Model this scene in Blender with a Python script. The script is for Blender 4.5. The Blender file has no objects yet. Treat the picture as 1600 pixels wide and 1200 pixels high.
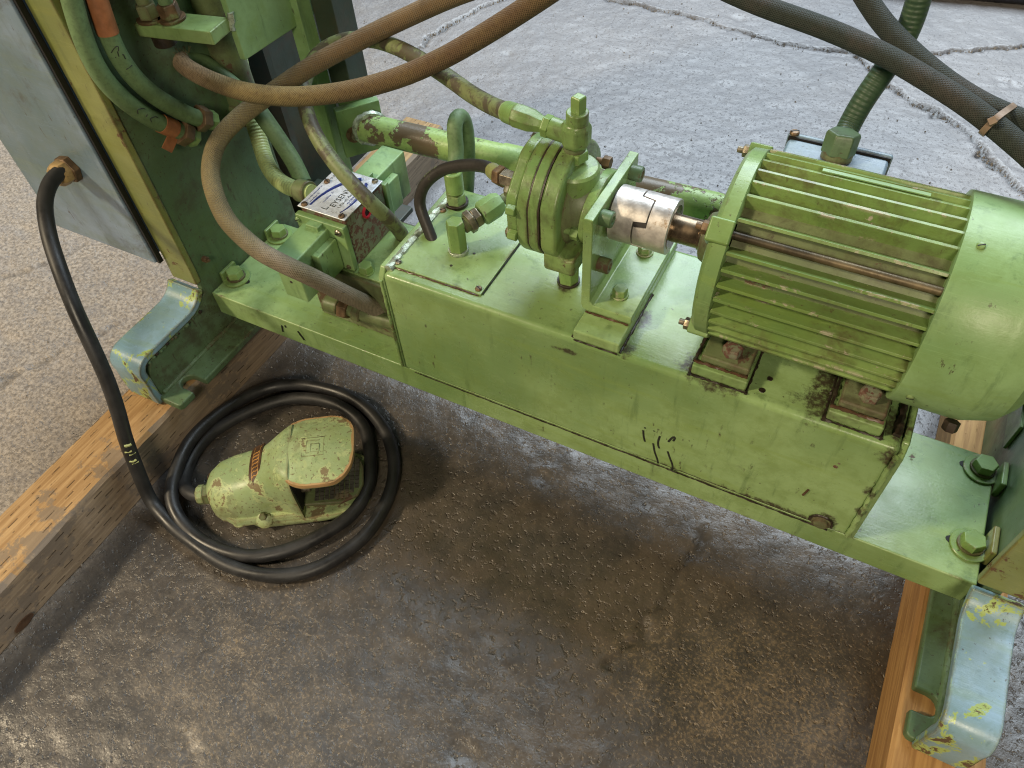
import bpy, bmesh, math, random
import numpy as np
from mathutils import Vector, Matrix

random.seed(7)
rng = np.random.default_rng(7)
PI = math.pi
sc = bpy.context.scene
COL = sc.collection

# ------------------------------------------------------------------ camera
cam = bpy.data.cameras.new('camera')
cam.sensor_width = 36.0
cam.lens = 26.82
cam.clip_start = 0.02
cam.clip_end = 200.0
camo = bpy.data.objects.new('camera', cam)
COL.objects.link(camo)
camo.matrix_world = Matrix(((0.88827, -0.32959, 0.31992, 0.47924),
                            (0.45657, 0.70968, -0.53656, -0.51320),
                            (-0.05019, 0.62268, 0.78087, 0.98116),
                            (0, 0, 0, 1)))
sc.camera = camo

# ------------------------------------------------------------------ world, lamps, exposure
w = bpy.data.worlds.new('World')
sc.world = w
w.use_nodes = True
bgn = w.node_tree.nodes['Background']
bgn.inputs[0].default_value = (0.80, 0.88, 1.0, 1)
bgn.inputs[1].default_value = 0.02


def area(name, loc, target, sx, sy, power, col):
    l = bpy.data.lights.new(name, 'AREA')
    l.shape = 'RECTANGLE'
    l.size, l.size_y = sx, sy
    l.energy = power
    l.color = col
    o = bpy.data.objects.new(name, l)
    COL.objects.link(o)
    o.location = loc
    o.rotation_euler = (Vector(target) - Vector(loc)).to_track_quat('-Z', 'Y').to_euler()
    return o


# roof-light and open door side of the hall behind the machine (cool daylight), warm hall lamps on the viewer's side
area('hall_rooflight', (0.3, 4.4, 4.6), (0.3, 4.0, 0.0), 6.0, 4.6, 900, (0.78, 0.90, 1.0))
area('hall_lamp_warm', (-2.6, -2.3, 3.2), (0.1, 0.0, 0.1), 0.45, 0.45, 165, (1.0, 0.82, 0.56))
area('hall_lamp_front', (1.5, -3.0, 2.6), (0.3, 0.0, 0.2), 0.8, 0.8, 74, (1.0, 0.86, 0.64))

sc.view_settings.view_transform = 'Standard'
sc.view_settings.look = 'None'
sc.view_settings.exposure = 0.12
sc.view_settings.gamma = 1.0
sc.render.engine = 'CYCLES'
sc.cycles.use_denoising = True
sc.cycles.denoising_prefilter = 'NONE'
sc.cycles.max_bounces = 6
sc.cycles.diffuse_bounces = 3
sc.cycles.glossy_bounces = 3
sc.cycles.pixel_filter_type = 'BLACKMAN_HARRIS'
sc.cycles.filter_width = 1.15


# ------------------------------------------------------------------ node helper
class NT:
    def __init__(self, name):
        self.m = bpy.data.materials.new(name)
        self.m.use_nodes = True
        self.t = self.m.node_tree
        self.b = self.t.nodes['Principled BSDF']
        self.tc = self.t.nodes.new('ShaderNodeTexCoord')

    def lk(self, a, b):
        self.t.links.new(a, b)

    def set(self, node, key, v):
        s = node.inputs[key]
        if hasattr(v, 'is_output'):
            self.lk(v, s)
        elif isinstance(v, (tuple, list)) and len(v) == 3 and s.type == 'RGBA':
            s.default_value = (*v, 1)
        else:
            s.default_value = v

    def obj(self):
        return self.tc.outputs['Object']

    def uv(self):
        return self.tc.outputs['UV']

    def mapping(self, src, scale=(1, 1, 1), loc=(0, 0, 0)):
        n = self.t.nodes.new('ShaderNodeMapping')
        self.lk(src, n.inputs[0])
        n.inputs['Scale'].default_value = scale
        n.inputs['Location'].default_value = loc
        return n.outputs[0]

    def noise(self, scale, detail=4, rough=.55, vec=None, dist=0.0, out=0):
        n = self.t.nodes.new('ShaderNodeTexNoise')
        self.lk(vec or self.obj(), n.inputs['Vector'])
        n.inputs['Scale'].default_value = scale
        n.inputs['Detail'].default_value = detail
        n.inputs['Roughness'].default_value = rough
        n.inputs['Distortion'].default_value = dist
        return n.outputs[out]

    def voro(self, scale, vec=None, feature='F1', out='Distance'):
        n = self.t.nodes.new('ShaderNodeTexVoronoi')
        n.feature = feature
        self.lk(vec or self.obj(), n.inputs['Vector'])
        n.inputs['Scale'].default_value = scale
        return n.outputs[out]

    def math(self, op, a, b=0.0, c=0.0, clamp=False):
        n = self.t.nodes.new('ShaderNodeMath')
        n.operation = op
        n.use_clamp = clamp
        self.set(n, 0, a)
        self.set(n, 1, b)
        self.set(n, 2, c)
        return n.outputs[0]

    def step(self, v, lo, hi, a=0.0, b=1.0):
        n = self.t.nodes.new('ShaderNodeMapRange')
        n.interpolation_type = 'SMOOTHSTEP'
        self.set(n, 0, v)
        n.inputs[1].default_value = lo
        n.inputs[2].default_value = hi
        n.inputs[3].default_value = a
        n.inputs[4].default_value = b
        return n.outputs[0]

    def mix(self, f, a, b):
        n = self.t.nodes.new('ShaderNodeMix')
        n.data_type = 'RGBA'
        self.set(n, 0, f)
        for k, v in ((6, a), (7, b)):
            self.set(n, k, v)
        return n.outputs[2]

    def mul(self, a, b):
        n = self.t.nodes.new('ShaderNodeMix')
        n.data_type = 'RGBA'
        n.blend_type = 'MULTIPLY'
        n.inputs[0].default_value = 1
        self.set(n, 6, a)
        self.set(n, 7, b)
        return n.outputs[2]

    def gray(self, v):
        n = self.t.nodes.new('ShaderNodeCombineColor')
        for i in range(3):
            self.set(n, i, v)
        return n.outputs[0]

    def sep(self, v):
        n = self.t.nodes.new('ShaderNodeSeparateXYZ')
        self.lk(v, n.inputs[0])
        return n.outputs

    def attr(self, name):
        n = self.t.nodes.new('ShaderNodeAttribute')
        n.attribute_name = name
        return n.outputs['Fac']

    def bump(self, h, strength, dist=.001, normal=None):
        n = self.t.nodes.new('ShaderNodeBump')
        n.inputs['Strength'].default_value = strength
        n.inputs['Distance'].default_value = dist
        self.lk(h, n.inputs['Height'])
        if normal is not None:
            self.lk(normal, n.inputs['Normal'])
        return n.outputs[0]

    def edge(self, radius=.0055):
        bv = self.t.nodes.new('ShaderNodeBevel')
        bv.samples = 3
        bv.inputs[0].default_value = radius
        g = self.t.nodes.new('ShaderNodeNewGeometry')
        d = self.t.nodes.new('ShaderNodeVectorMath')
        d.operation = 'DOT_PRODUCT'
        self.lk(bv.outputs[0], d.inputs[0])
        self.lk(g.outputs['True Normal'], d.inputs[1])
        return self.math('SUBTRACT', 1.0, d.outputs['Value'])

    def out(self, col=None, rough=None, metal=None, normal=None, spec=None, coat=None):
        for k, v in (('Base Color', col), ('Roughness', rough), ('Metallic', metal), ('Normal', normal),
                     ('Specular IOR Level', spec), ('Coat Weight', coat)):
            if v is not None:
                self.set(self.b, k, v)
        return self.m


M = {}
PRIMER = (.085, .050, .028)


def paint(key, base, chip=.665, chipcol=PRIMER, grime=.52, grimecol=(.055, .043, .026), wear=.5, rough=.36, speck=.72,
          peel=.10, under=None, stains=(), cs=26):
    n = NT(key)
    v1 = n.noise(5, 3)
    v2 = n.noise(38, 6, .65)
    dark = tuple(c * .70 for c in base)
    lite = (min(base[0] * 1.25, .9), min(base[1] * 1.12, .9), min(base[2] * 1.30, .9))
    c = n.mix(n.step(v1, .36, .64), dark, lite)
    c = n.mix(n.step(v2, .38, .70, 0, .55), c, (base[0] * .72, base[1] * .66, base[2] * .52))
    # brushed streaks, dull yellow where old oil has dried on
    st = n.noise(34, 6, .7, vec=n.mapping(n.obj(), (.10, 1, 1.0)), dist=.5)
    c = n.mix(n.step(st, .52, .68, 0, .40), c, (base[0] * .92, base[1] * .82, base[2] * .50))
    sv = n.noise(55, 5, .7, vec=n.mapping(n.obj(), (1, 1, .12)))
    c = n.mix(n.step(sv, .54, .70, 0, .60), c, tuple(x * .50 for x in base))
    dv = n.noise(150, 5, .7, vec=n.mapping(n.obj(), (1, 1, .22)))
    c = n.mix(n.math('MULTIPLY', n.step(dv, .62, .67), n.step(n.noise(16, 3), .45, .6, 0, .8)), c, grimecol)
    # hair scratches
    sc1 = n.noise(120, 2, .5, vec=n.mapping(n.obj(), (.07, .6, 1.3)), dist=.8)
    c = n.mix(n.step(n.math('ABSOLUTE', n.math('SUBTRACT', sc1, .5)), .010, .002, 0, .30), c, lite)
    # grime smears
    g = n.math('MULTIPLY', n.step(n.noise(9, 7, .72, dist=.6), grime - .05, grime + .15), n.step(n.noise(60, 5, .7), .30, .62))
    c = n.mix(n.math('MULTIPLY', g, .75), c, grimecol)
    for sx, sy, sz, r, asp in stains:
        d = n.t.nodes.new('ShaderNodeVectorMath')
        d.operation = 'DISTANCE'
        n.lk(n.mapping(n.obj(), (1 / asp, 1, 1)), d.inputs[0])
        d.inputs[1].default_value = (sx / asp, sy, sz)
        q = n.math('ADD', d.outputs['Value'], n.math('MULTIPLY', n.math('SUBTRACT', n.noise(60, 8, .78), .5), r * 4.2))
        c = n.mix(n.math('MULTIPLY', n.step(q, r * 1.15, r * .35, 0, .95), n.step(n.noise(190, 4, .7), .30, .55, .45, 1.0)), c, (.040, .030, .019))
    # tiny specks
    s = n.step(n.noise(230, 2, .5), speck, speck + .05)
    c = n.mix(n.math('MULTIPLY', s, .8), c, grimecol)
    # chips + worn edges
    ch = n.noise(cs, 8, .68, dist=.3)
    e = n.math('MULTIPLY', n.step(n.edge(), .012, .12), wear * .24)
    f = n.step(n.math('ADD', ch, e), chip, chip + .025)
    if under:
        u = n.step(n.math('ADD', ch, e), chip - .045, chip - .03)
        c = n.mix(u, c, under)
    c = n.mix(f, c, chipcol)
    r = n.math('ADD', n.step(n.noise(14, 5, .6), .3, .75, rough - .08, rough + .16), n.math('MULTIPLY', f, .25))
    h = n.math('ADD', n.math('MULTIPLY', n.noise(320, 2), .5), n.math('MULTIPLY', f, -1.2))
    h = n.math('ADD', h, n.math('MULTIPLY', n.noise(45, 4), .8))
    h = n.math('ADD', h, n.math('MULTIPLY', n.noise(260, 3, .6, vec=n.mapping(n.obj(), (.16, 1, .35))), .7))
    M[key] = n.out(c, r, 0.0, n.bump(h, peel * 3.0, .0007), .45)


GREEN = (.188, .315, .105)
# oil and tar stains of the tank, in the tank's own frame (metres)
TANK_STAINS = [(.085, -.070, .178, .016, 1), (.112, -.088, .178, .010, 3), (.215, -.065, .178, .024, 1), (.218, -.030, .178, .020, 1), (.287, -.06, .178, .020, .8),
               (.292, -.089, .16, .016, .6), (.012, -.078, .178, .012, 1), (.015, -.03, .178, .013, .7), (-.16, -.09, .003, .0035, 22), (.10, -.09, .004, .005, 20),
               (.22, -.09, .006, .008, 8), (.268, -.09, .020, .012, 1), (.294, -.09, .06, .007, .8), (.294, -.09, .10, .008, .8), (-.245, -.09, .11, .003, .6),
               (-.05, -.09, .155, .004, 4), (-.085, -.02, .178, .010, 1)]
paint('green_paint', GREEN)
paint('tank_paint', (.215, .352, .128), chip=.72, grime=.64, rough=.27, wear=.35, stains=TANK_STAINS)
paint('green_top', (.215, .352, .128), chip=.70, grime=.62, rough=.28, wear=.55)
paint('green_web', (.100, .178, .085), chip=.68, grime=.50, rough=.42, speck=.66)  # web green darkened; shade of the unseen machine above put into the paint
paint('olive_paint', (.235, .275, .085), chip=.61, chipcol=(.11, .06, .03), grime=.56, wear=.8, rough=.34)
paint('green_clean', (.195, .345, .130), chip=.74, grime=.64, rough=.42, wear=.25, speck=.76)
paint('green_fresh', (.190, .325, .095), chip=.665, grime=.56, rough=.30, wear=.45, chipcol=(.40, .35, .27))
paint('blue_paint', (.22, .385, .46), chip=.588, chipcol=(.10, .065, .04), grime=.66, wear=.9, rough=.30,
      under=(.33, .44, .14))
paint('pump_paint', (.178, .305, .092), chip=.645, grime=.47, rough=.33, wear=.55, speck=.68)
paint('fin_paint', (.185, .305, .085), chip=.640, chipcol=(.42, .36, .29), grime=.48, grimecol=(.085, .060, .032), wear=.30, rough=.32)
paint('cabinet_blue', (.175, .262, .315), chip=.70, grime=.56, rough=.36, wear=.6)
paint('pedal_green', (.32, .44, .205), chip=.595, chipcol=(.19, .15, .075), grime=.50, grimecol=(.15, .11, .055), wear=1.2,
      rough=.42, speck=.62, under=(.38, .45, .215))
paint('dirty_green', (.15, .20, .085), chip=.60, grime=.46, rough=.45, wear=.8)
paint('rusty_green', (.17, .20, .12), chip=.50, chipcol=(.115, .055, .038), grime=.55, rough=.6, wear=.6, cs=110)
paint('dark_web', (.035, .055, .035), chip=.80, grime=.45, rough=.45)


def simple(key, col, rough=.5, metal=0.0, var=.25, scale=60, bump=.25, dirt=None, dirtlo=.58):
    n = NT(key)
    v = n.noise(scale, 5, .6)
    c = n.mix(n.step(v, .3, .72), tuple(x * (1 - var) for x in col), tuple(min(1, x * (1 + var)) for x in col))
    if dirt:
        c = n.mix(n.step(n.noise(scale * .35, 6, .7), dirtlo, dirtlo + .12), c, dirt)
    r = n.step(n.noise(scale * .5, 4), .3, .7, max(.05, rough - .1), min(1, rough + .12))
    M[key] = n.out(c, r, metal, n.bump(n.noise(scale * 5, 3), bump, .0005))


simple('black_rubber', (.022, .022, .023), .46, 0, .35, 40, .2, (.07, .06, .05), .66)
simple('black_gasket', (.008, .008, .009), .5)
simple('coupling_steel', (.56, .53, .50), .46, .7, .2, 90, .3, (.24, .15, .07), .57)
simple('spider_dark', (.02, .017, .016), .5)
simple('shaft_steel', (.22, .165, .11), .26, .9, .3, 60, .15)
simple('rod_brass', (.13, .10, .055), .42, .45, .6, 25, .5, (.030, .023, .014), .46)
simple('zinc_bolt', (.26, .23, .17), .42, .8, .3, 120, .3, (.09, .06, .035), .52)
simple('rusty_nut', (.15, .095, .05), .5, .4, .35, 110, .4, (.22, .26, .12), .60)
simple('weld', (.36, .42, .33), .30, .35, .4, 160, .6, (.10, .08, .05), .62)
simple('grime', (.026, .018, .012), .42, 0, .5, 120, .6)
simple('orange_tape', (.30, .115, .045), .6, 0, .25, 60, .4, (.10, .05, .03), .62)
simple('black_ink', (.018, .020, .014), .5)
simple('nameplate', (.62, .66, .72), .34, .35, .12, 200, .1, (.35, .38, .42), .62)
simple('plate_blue', (.030, .045, .20), .4, 0, .1)
simple('red_plug', (.42, .020, .035), .35, 0, .2)
simple('hole_black', (.006, .005, .004), .7)
simple('tread_rubber', (.060, .056, .046), .5, 0, .35, 60, .4, (.16, .13, .08), .55)
simple('label_brown', (.075, .040, .022), .3, 0, .3)
simple('label_orange', (.48, .24, .06), .4, 0, .3)
simple('nylon_tie', (.24, .17, .12), .4, 0, .2)
simple('bare_brass', (.45, .31, .14), .45, .3, .3, 70, .4, (.10, .07, .03), .55)
simple('black_pipe', (.030, .034, .045), .4, .2, .3)
paint('rim_wear', (.42, .285, .12), chip=.60, chipcol=(.12, .085, .035), grime=.52, rough=.55, wear=.2)
simple('smear', (.45, .48, .20), .6, 0, .2)
simple('crumb', (.22, .195, .165), .8, 0, .6)


def hose_mat(key, c1, c2, lo, hi, weave=0.0, ribs=0.0, rough=.7, scale=30, fuzz=0.0, flake=None, circ=26, grad=()):
    n = NT(key)
    uv = n.sep(n.uv())
    v = n.noise(scale, 7, .68, dist=.4)
    c = n.mix(n.step(v, lo, hi), c1, c2)
    for u0, u1, gc in grad:
        c = n.mix(n.step(n.math('ADD', uv[0], n.math('MULTIPLY', n.noise(30, 4), .06)), u0, u1), c, n.mix(n.step(v, .4, .65), gc, tuple(x * .66 for x in gc)))
    c = n.mix(n.step(n.noise(220, 3), .45, .75, 0, .45), c, tuple(x * .45 for x in c1))
    h = n.math('MULTIPLY', n.noise(240, 3), .35)
    if weave:
        a = n.math('MULTIPLY', uv[1], circ * 2 * PI)
        u = n.math('MULTIPLY', uv[0], 2 * PI * weave)
        w1 = n.math('SINE', n.math('ADD', u, a))
        w2 = n.math('SINE', n.math('SUBTRACT', u, a))
        ww = n.math('MAXIMUM', w1, w2)
        h = n.math('ADD', h, n.math('MULTIPLY', ww, .55))
        c = n.mix(n.step(ww, .0, .7, .38, 0.0), c, tuple(x * .38 for x in c1))
    if ribs:
        rr = n.math('SINE', n.math('MULTIPLY', uv[0], 2 * PI * ribs))
        h = n.math('ADD', h, n.math('MULTIPLY', rr, .40))
    if flake:
        f = n.step(n.noise(scale * 1.6, 8, .7), .53, .55)
        c = n.mix(f, c, flake)
        h = n.math('ADD', h, n.math('MULTIPLY', f, -.8))
    M[key] = n.out(c, rough, 0.0, n.bump(h, .75, .0009), .35)


hose_mat('hose_tan', (.30, .215, .115), (.20, .185, .070), .40, .68, weave=330, rough=.85, scale=14)
hose_mat('hose_a', (.27, .225, .165), (.17, .15, .09), .42, .68, weave=300, rough=.85, scale=14, grad=((.20, .34, (.23, .185, .085)), (.50, .66, (.165, .110, .055))))
hose_mat('hose_b', (.125, .078, .042), (.16, .11, .05), .42, .68, weave=330, rough=.85, scale=14, grad=((.26, .42, (.20, .155, .065)), (.47, .56, (.36, .26, .155))))
hose_mat('hose_dark_mottled', (.030, .027, .024), (.20, .25, .10), .545, .57, rough=.45, scale=24)
hose_mat('hose_mottled', (.165, .195, .085), (.082, .070, .046), .44, .54, rough=.5, scale=36)
hose_mat('hose_green', (.135, .215, .098), (.085, .135, .058), .4, .7, weave=0, rough=.55, scale=20)
hose_mat('conduit_pale', (.37, .47, .20), (.24, .26, .09), .45, .75, ribs=190, rough=.42, scale=14)
hose_mat('conduit_green', (.040, .075, .042), (.06, .095, .05), .45, .75, ribs=210, rough=.45, scale=14)
hose_mat('hose_black', (.032, .040, .034), (.055, .050, .044), .45, .7, weave=330, rough=.75, scale=18)
hose_mat('pipe_flaked', (.265, .39, .135), (.22, .33, .11), .4, .7, rough=.36, scale=8, flake=(.115, .088, .055))


def wood(key, base, dark, gray, glo, dash=.85):
    n = NT(key)
    o = n.obj()
    p = n.sep(o)
    st = n.mapping(o, (1, .06, 1))
    g = n.noise(150, 5, .6, vec=st)
    g2 = n.noise(28, 4, .6, vec=n.mapping(o, (1, .12, 1)), dist=.8)
    c = n.mix(n.step(g, .35, .68), dark, base)
    c = n.mix(n.step(g2, .52, .7, 0, .55), c, dark)
    c = n.mix(n.step(n.noise(11, 6, .72), glo, glo + .05, 0, .75), c, gray)
    t = n.math('ADD', p[0], p[2])
    row = n.math('FLOOR', n.math('DIVIDE', t, .0125))
    fr = n.math('FRACT', n.math('DIVIDE', t, .0125))
    s = n.math('ADD', n.math('DIVIDE', p[1], .036), n.math('MULTIPLY', row, .385))
    s = n.math('ADD', s, n.math('MULTIPLY', n.noise(9, 1), .5))
    d1 = n.math('LESS_THAN', n.math('FRACT', s), .42)
    d2 = n.math('LESS_THAN', n.math('ABSOLUTE', n.math('SUBTRACT', fr, .5)), .075)
    d = n.math('MULTIPLY', n.math('MULTIPLY', d1, d2), n.step(n.noise(32, 3), .42, .56))
    c = n.mix(n.math('MULTIPLY', d, dash), c, (.030, .018, .010))
    h = n.math('SUBTRACT', n.math('MULTIPLY', g, .8), n.math('MULTIPLY', d, 1.6))
    M[key] = n.out(c, .72, 0.0, n.bump(h, .8, .0012), .3)


wood('wood_top', (.47, .30, .14), (.31, .18, .075), (.20, .155, .11), .53, .7)
wood('wood_side', (.36, .275, .19), (.24, .18, .125), (.19, .155, .125), .55, .7)  # greyer side grain: partly weathering, partly the unlit side's shade in the colour
wood('wood_plain', (.46, .265, .10), (.30, .16, .06), (.20, .14, .09), .68, 0.0)


def concrete():
    n = NT('concrete')
    oil, tan, crk = n.attr('oil'), n.attr('tan'), n.attr('crack')
    big = n.noise(2.2, 5, .6)
    mid = n.noise(22, 7, .72)
    fine = n.noise(150, 6, .75)
    grit = n.noise(380, 3, .6)
    c = n.mix(n.step(big, .35, .65), (.138, .133, .138), (.185, .178, .181))
    c = n.mix(n.step(mid, .42, .66, 0, .55), c, (.16, .15, .148))
    c = n.mix(n.step(fine, .54, .72, 0, .40), c, (.30, .285, .275))
    c = n.mix(n.step(fine, .45, .32, 0, .6), c, (.11, .10, .10))
    tf = n.math('MULTIPLY', tan, n.step(mid, .25, .60, .45, 1.0))
    c = n.mix(tf, c, n.mix(n.step(fine, .36, .64), (.155, .13, .105), (.36, .305, .245)))
    of = n.math('MULTIPLY', oil, n.step(n.noise(5, 6, .65), .18, .42, .62, 1.0))
    oc = n.mix(n.step(mid, .35, .7), (.046, .041, .037), (.085, .072, .060))
    oc = n.mix(n.step(fine, .55, .72, 0, .55), oc, (.16, .13, .095))
    oc = n.mix(n.step(n.noise(3.5, 4, .6), .50, .66, 0, .4), oc, (.10, .075, .050))
    du = n.attr('dust')
    dm = n.math('ADD', n.math('MULTIPLY', du, .15), n.math('ADD', n.math('MULTIPLY', mid, .22), n.math('MULTIPLY', n.noise(240, 4, .7), .80)))
    oc = n.mix(n.step(dm, .57, .78, 0, .62), oc, (.27, .20, .12))
    c = n.mix(of, c, oc)
    c = n.mix(n.math('MULTIPLY', crk, n.step(mid, .2, .6, .8, 1.0)), c, (.022, .019, .016))
    r = n.math('ADD', n.step(fine, .3, .7, .38, .54), n.math('MULTIPLY', of, n.math('SUBTRACT', n.math('MULTIPLY', du, .16), .11)))
    h = n.math('ADD', n.math('MULTIPLY', n.step(n.noise(120, 3, .6), .52, .80), -1.0), n.math('MULTIPLY', grit, .22))
    h = n.math('ADD', h, n.math('MULTIPLY', n.noise(48, 4, .55), 1.0))
    M['concrete'] = n.out(c, r, 0.0, n.bump(h, 1.0, .0014), .66)


concrete()


# ------------------------------------------------------------------ things and meshes
def thing(name, label, cat, loc=(0, 0, 0), group=None):
    o = bpy.data.objects.new(name, None)
    o.empty_display_size = .03
    COL.objects.link(o)
    o.location = loc
    o['label'] = label
    o['category'] = cat
    if group:
        o['group'] = group
    return o


def worldloc(o):
    v = Vector((0, 0, 0))
    while o is not None:
        v += o.location
        o = o.parent
    return v


def mk(name, geo, mat, parent=None, bevel=0.0, seg=2, smooth=35, label=None, loc=None):
    vs, fs = geo[0], geo[1]
    me = bpy.data.meshes.new(name)
    org = Vector(loc) if loc is not None else Vector((0, 0, 0))
    base = worldloc(parent) if parent is not None else Vector((0, 0, 0))
    off = base + org if loc is not None and parent is None else base
    if parent is None and loc is None:
        off = Vector((0, 0, 0))
    me.from_pydata([tuple(Vector(v) - off) for v in vs], [], fs)
    if len(geo) > 2 and geo[2] is not None:
        uvl = me.uv_layers.new(name='UVMap')
        uvl.data.foreach_set('uv', np.array(geo[2], dtype=np.float32).ravel())
    me.update()
    bm = bmesh.new()
    bm.from_mesh(me)
    bmesh.ops.recalc_face_normals(bm, faces=bm.faces)
    bm.to_mesh(me)
    bm.free()
    if smooth:
        for p in me.polygons:
            p.use_smooth = True
        me.set_sharp_from_angle(angle=math.radians(smooth))
    me.materials.append(M[mat] if isinstance(mat, str) else mat)
    o = bpy.data.objects.new(name, me)
    COL.objects.link(o)
    if parent is not None:
        o.parent = parent
    elif loc is not None:
        o.location = loc
    if bevel:
        b = o.modifiers.new('bevel', 'BEVEL')
        b.width = bevel
        b.segments = seg
        b.limit_method = 'ANGLE'
        b.angle_limit = math.radians(40)
        b.harden_normals = True
    if label:
        o['label'] = label
    return o


def join(*gs):
    vs, fs = [], []
    for g in gs:
        k = len(vs)
        vs += list(g[0])
        fs += [tuple(i + k for i in f) for f in g[1]]
    return vs, fs


def box(x0, x1, y0, y1, z0, z1):
    vs = [(x, y, z) for x in (x0, x1) for y in (y0, y1) for z in (z0, z1)]
    return vs, [(0, 1, 3, 2), (4, 6, 7, 5), (0, 4, 5, 1), (2, 3, 7, 6), (0, 2, 6, 4), (1, 5, 7, 3)]


def frame(d):
    d = Vector(d).normalized()
    a = Vector((0, 0, 1)) if abs(d.z) < .9 else Vector((0, 1, 0))
    u = d.cross(a).normalized()
    return u, d.cross(u).normalized(), d


def lathe(p, d, prof, n=32, a0=0.0, caps=True):
    """prof: list of (distance along d, radius)"""
    p = Vector(p)
    u, v, d = frame(d)
    vs, fs = [], []
    for t, r in prof:
        for k in range(n):
            a = a0 + 2 * PI * k / n
            vs.append(p + d * t + u * (r * math.cos(a)) + v * (r * math.sin(a)))
    for i in range(len(prof) - 1):
        for k in range(n):
            k2 = (k + 1) % n
            fs.append((i * n + k, i * n + k2, (i + 1) * n + k2, (i + 1) * n + k))
    if caps:
        fs.append(tuple(range(n)))
        fs.append(tuple((len(prof) - 1) * n + k for k in reversed(range(n))))
    return vs, fs


def cyl(p, d, l, r, n=32, c=None):
    c = min(r, l) * .08 if c is None else c
    return lathe(p, d, [(0, r - c), (c, r), (l - c, r), (l, r - c)], n)


def hexa(p, d, l, af, a0=0.0):
    r = af / math.sqrt(3)
    return lathe(p, d, [(0, r), (l * .86, r), (l, r * .90)], 6, a0)


def prism(poly, axis, a, b):
    """poly: 2-D points in the plane across axis ('x': (y,z), 'y': (x,z), 'z': (x,y))"""
    def p3(q, t):
        return {'x': (t, q[0], q[1]), 'y': (q[0], t, q[1]), 'z': (q[0], q[1], t)}[axis]
    n = len(poly)
    vs = [p3(q, a) for q in poly] + [p3(q, b) for q in poly]
    fs = [tuple(range(n)), tuple(range(2 * n - 1, n - 1, -1))]
    fs += [(i, (i + 1) % n, n + (i + 1) % n, n + i) for i in range(n)]
    return vs, fs


def resample(pts, step):
    P = [Vector(p) for p in pts]
    P = [P[0] * 2 - P[1]] + P + [P[-1] * 2 - P[-2]]
    out = []
    for i in range(1, len(P) - 2):
        a, b, c, d = P[i - 1:i + 3]
        # centripetal-like spacing keeps close points from overshooting
        n = max(2, int((c - b).length / step))
        t1 = (c - a) * .5 * min(1, 2 * (c - b).length / max((c - a).length, 1e-6))
        t2 = (d - b) * .5 * min(1, 2 * (c - b).length / max((d - b).length, 1e-6))
        for k in range(n):
            t = k / n
            out.append(b * (2 * t**3 - 3 * t**2 + 1) + t1 * (t**3 - 2 * t**2 + t) + c * (-2 * t**3 + 3 * t**2) + t2 * (t**3 - t**2))
    out.append(P[-2])
    for _ in range(3):
        out = [out[0]] + [(out[i - 1] + out[i] * 2 + out[i + 1]) / 4 for i in range(1, len(out) - 1)] + [out[-1]]
    return out


def tube(pts, r, n=20, step=.005, jit=0.0, spline=True, flat=1.0):
    C = resample(pts, step) if spline else [Vector(p) for p in pts]
    T = [(C[min(i + 1, len(C) - 1)] - C[max(i - 1, 0)]).normalized() for i in range(len(C))]
    u = frame(T[0])[0]
    vs, fs, uvs = [], [], []
    L = 0.0
    lens = []
    for i, (c, t) in enumerate(zip(C, T)):
        if i:
            L += (c - C[i - 1]).length
        lens.append(L)
        u = (u - t * u.dot(t)).normalized()
        v = t.cross(u)
        rr = r(i / (len(C) - 1)) if callable(r) else r
        for k in range(n):
            a = 2 * PI * k / n
            q = rr * (1 + jit * random.uniform(-1, 1))
            vs.append(c + u * (q * math.cos(a)) + v * (q * math.sin(a) * flat))
    for i in range(len(C) - 1):
        for k in range(n):
            k2 = (k + 1) % n
            fs.append((i * n + k, i * n + k2, (i + 1) * n + k2, (i + 1) * n + k))
            uvs += [(lens[i], k / n), (lens[i], (k + 1) / n), (lens[i + 1], (k + 1) / n), (lens[i + 1], k / n)]
    m = (len(C) - 1) * n
    fs += [tuple(range(n)), tuple(m + k for k in reversed(range(n)))]
    uvs += [(0, 0)] * (2 * n)
    return vs, fs, uvs


def sub(pts, a, b, step=.005):
    """stretch of a hose centre line between two fractions of its length"""
    C = resample(pts, step)
    n = len(C) - 1
    return C[int(a * n):max(int(a * n) + 2, int(b * n) + 1)]


def loft(rings, caps=True):
    n = len(rings[0])
    vs = [p for r in rings for p in r]
    fs = []
    for i in range(len(rings) - 1):
        for k in range(n):
            k2 = (k + 1) % n
            fs.append((i * n + k, i * n + k2, (i + 1) * n + k2, (i + 1) * n + k))
    if caps:
        fs += [tuple(range(n)), tuple((len(rings) - 1) * n + k for k in reversed(range(n)))]
    return vs, fs


def bolt(parent, p, d, af, h, mat='green_paint', washer=0.0, a0=.3, name='bolt', wt=.003, flange=0.0, stud=0.0):
    p = Vector(p)
    d = Vector(d).normalized()
    if washer:
        o0 = wt
    else:
        o0 = 0
    b = mk(name, hexa(p + d * o0, d, h, af, a0), mat, parent, bevel=.0006)
    if stud:
        mk('stud', cyl(p + d * (o0 + h - .0005), d, stud, af * .28, 14), mat, b)
    if washer:
        mk('washer', cyl(p + d * .0002, d, wt - .0002, washer, 28, .0006), mat, b)
    return b


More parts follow.
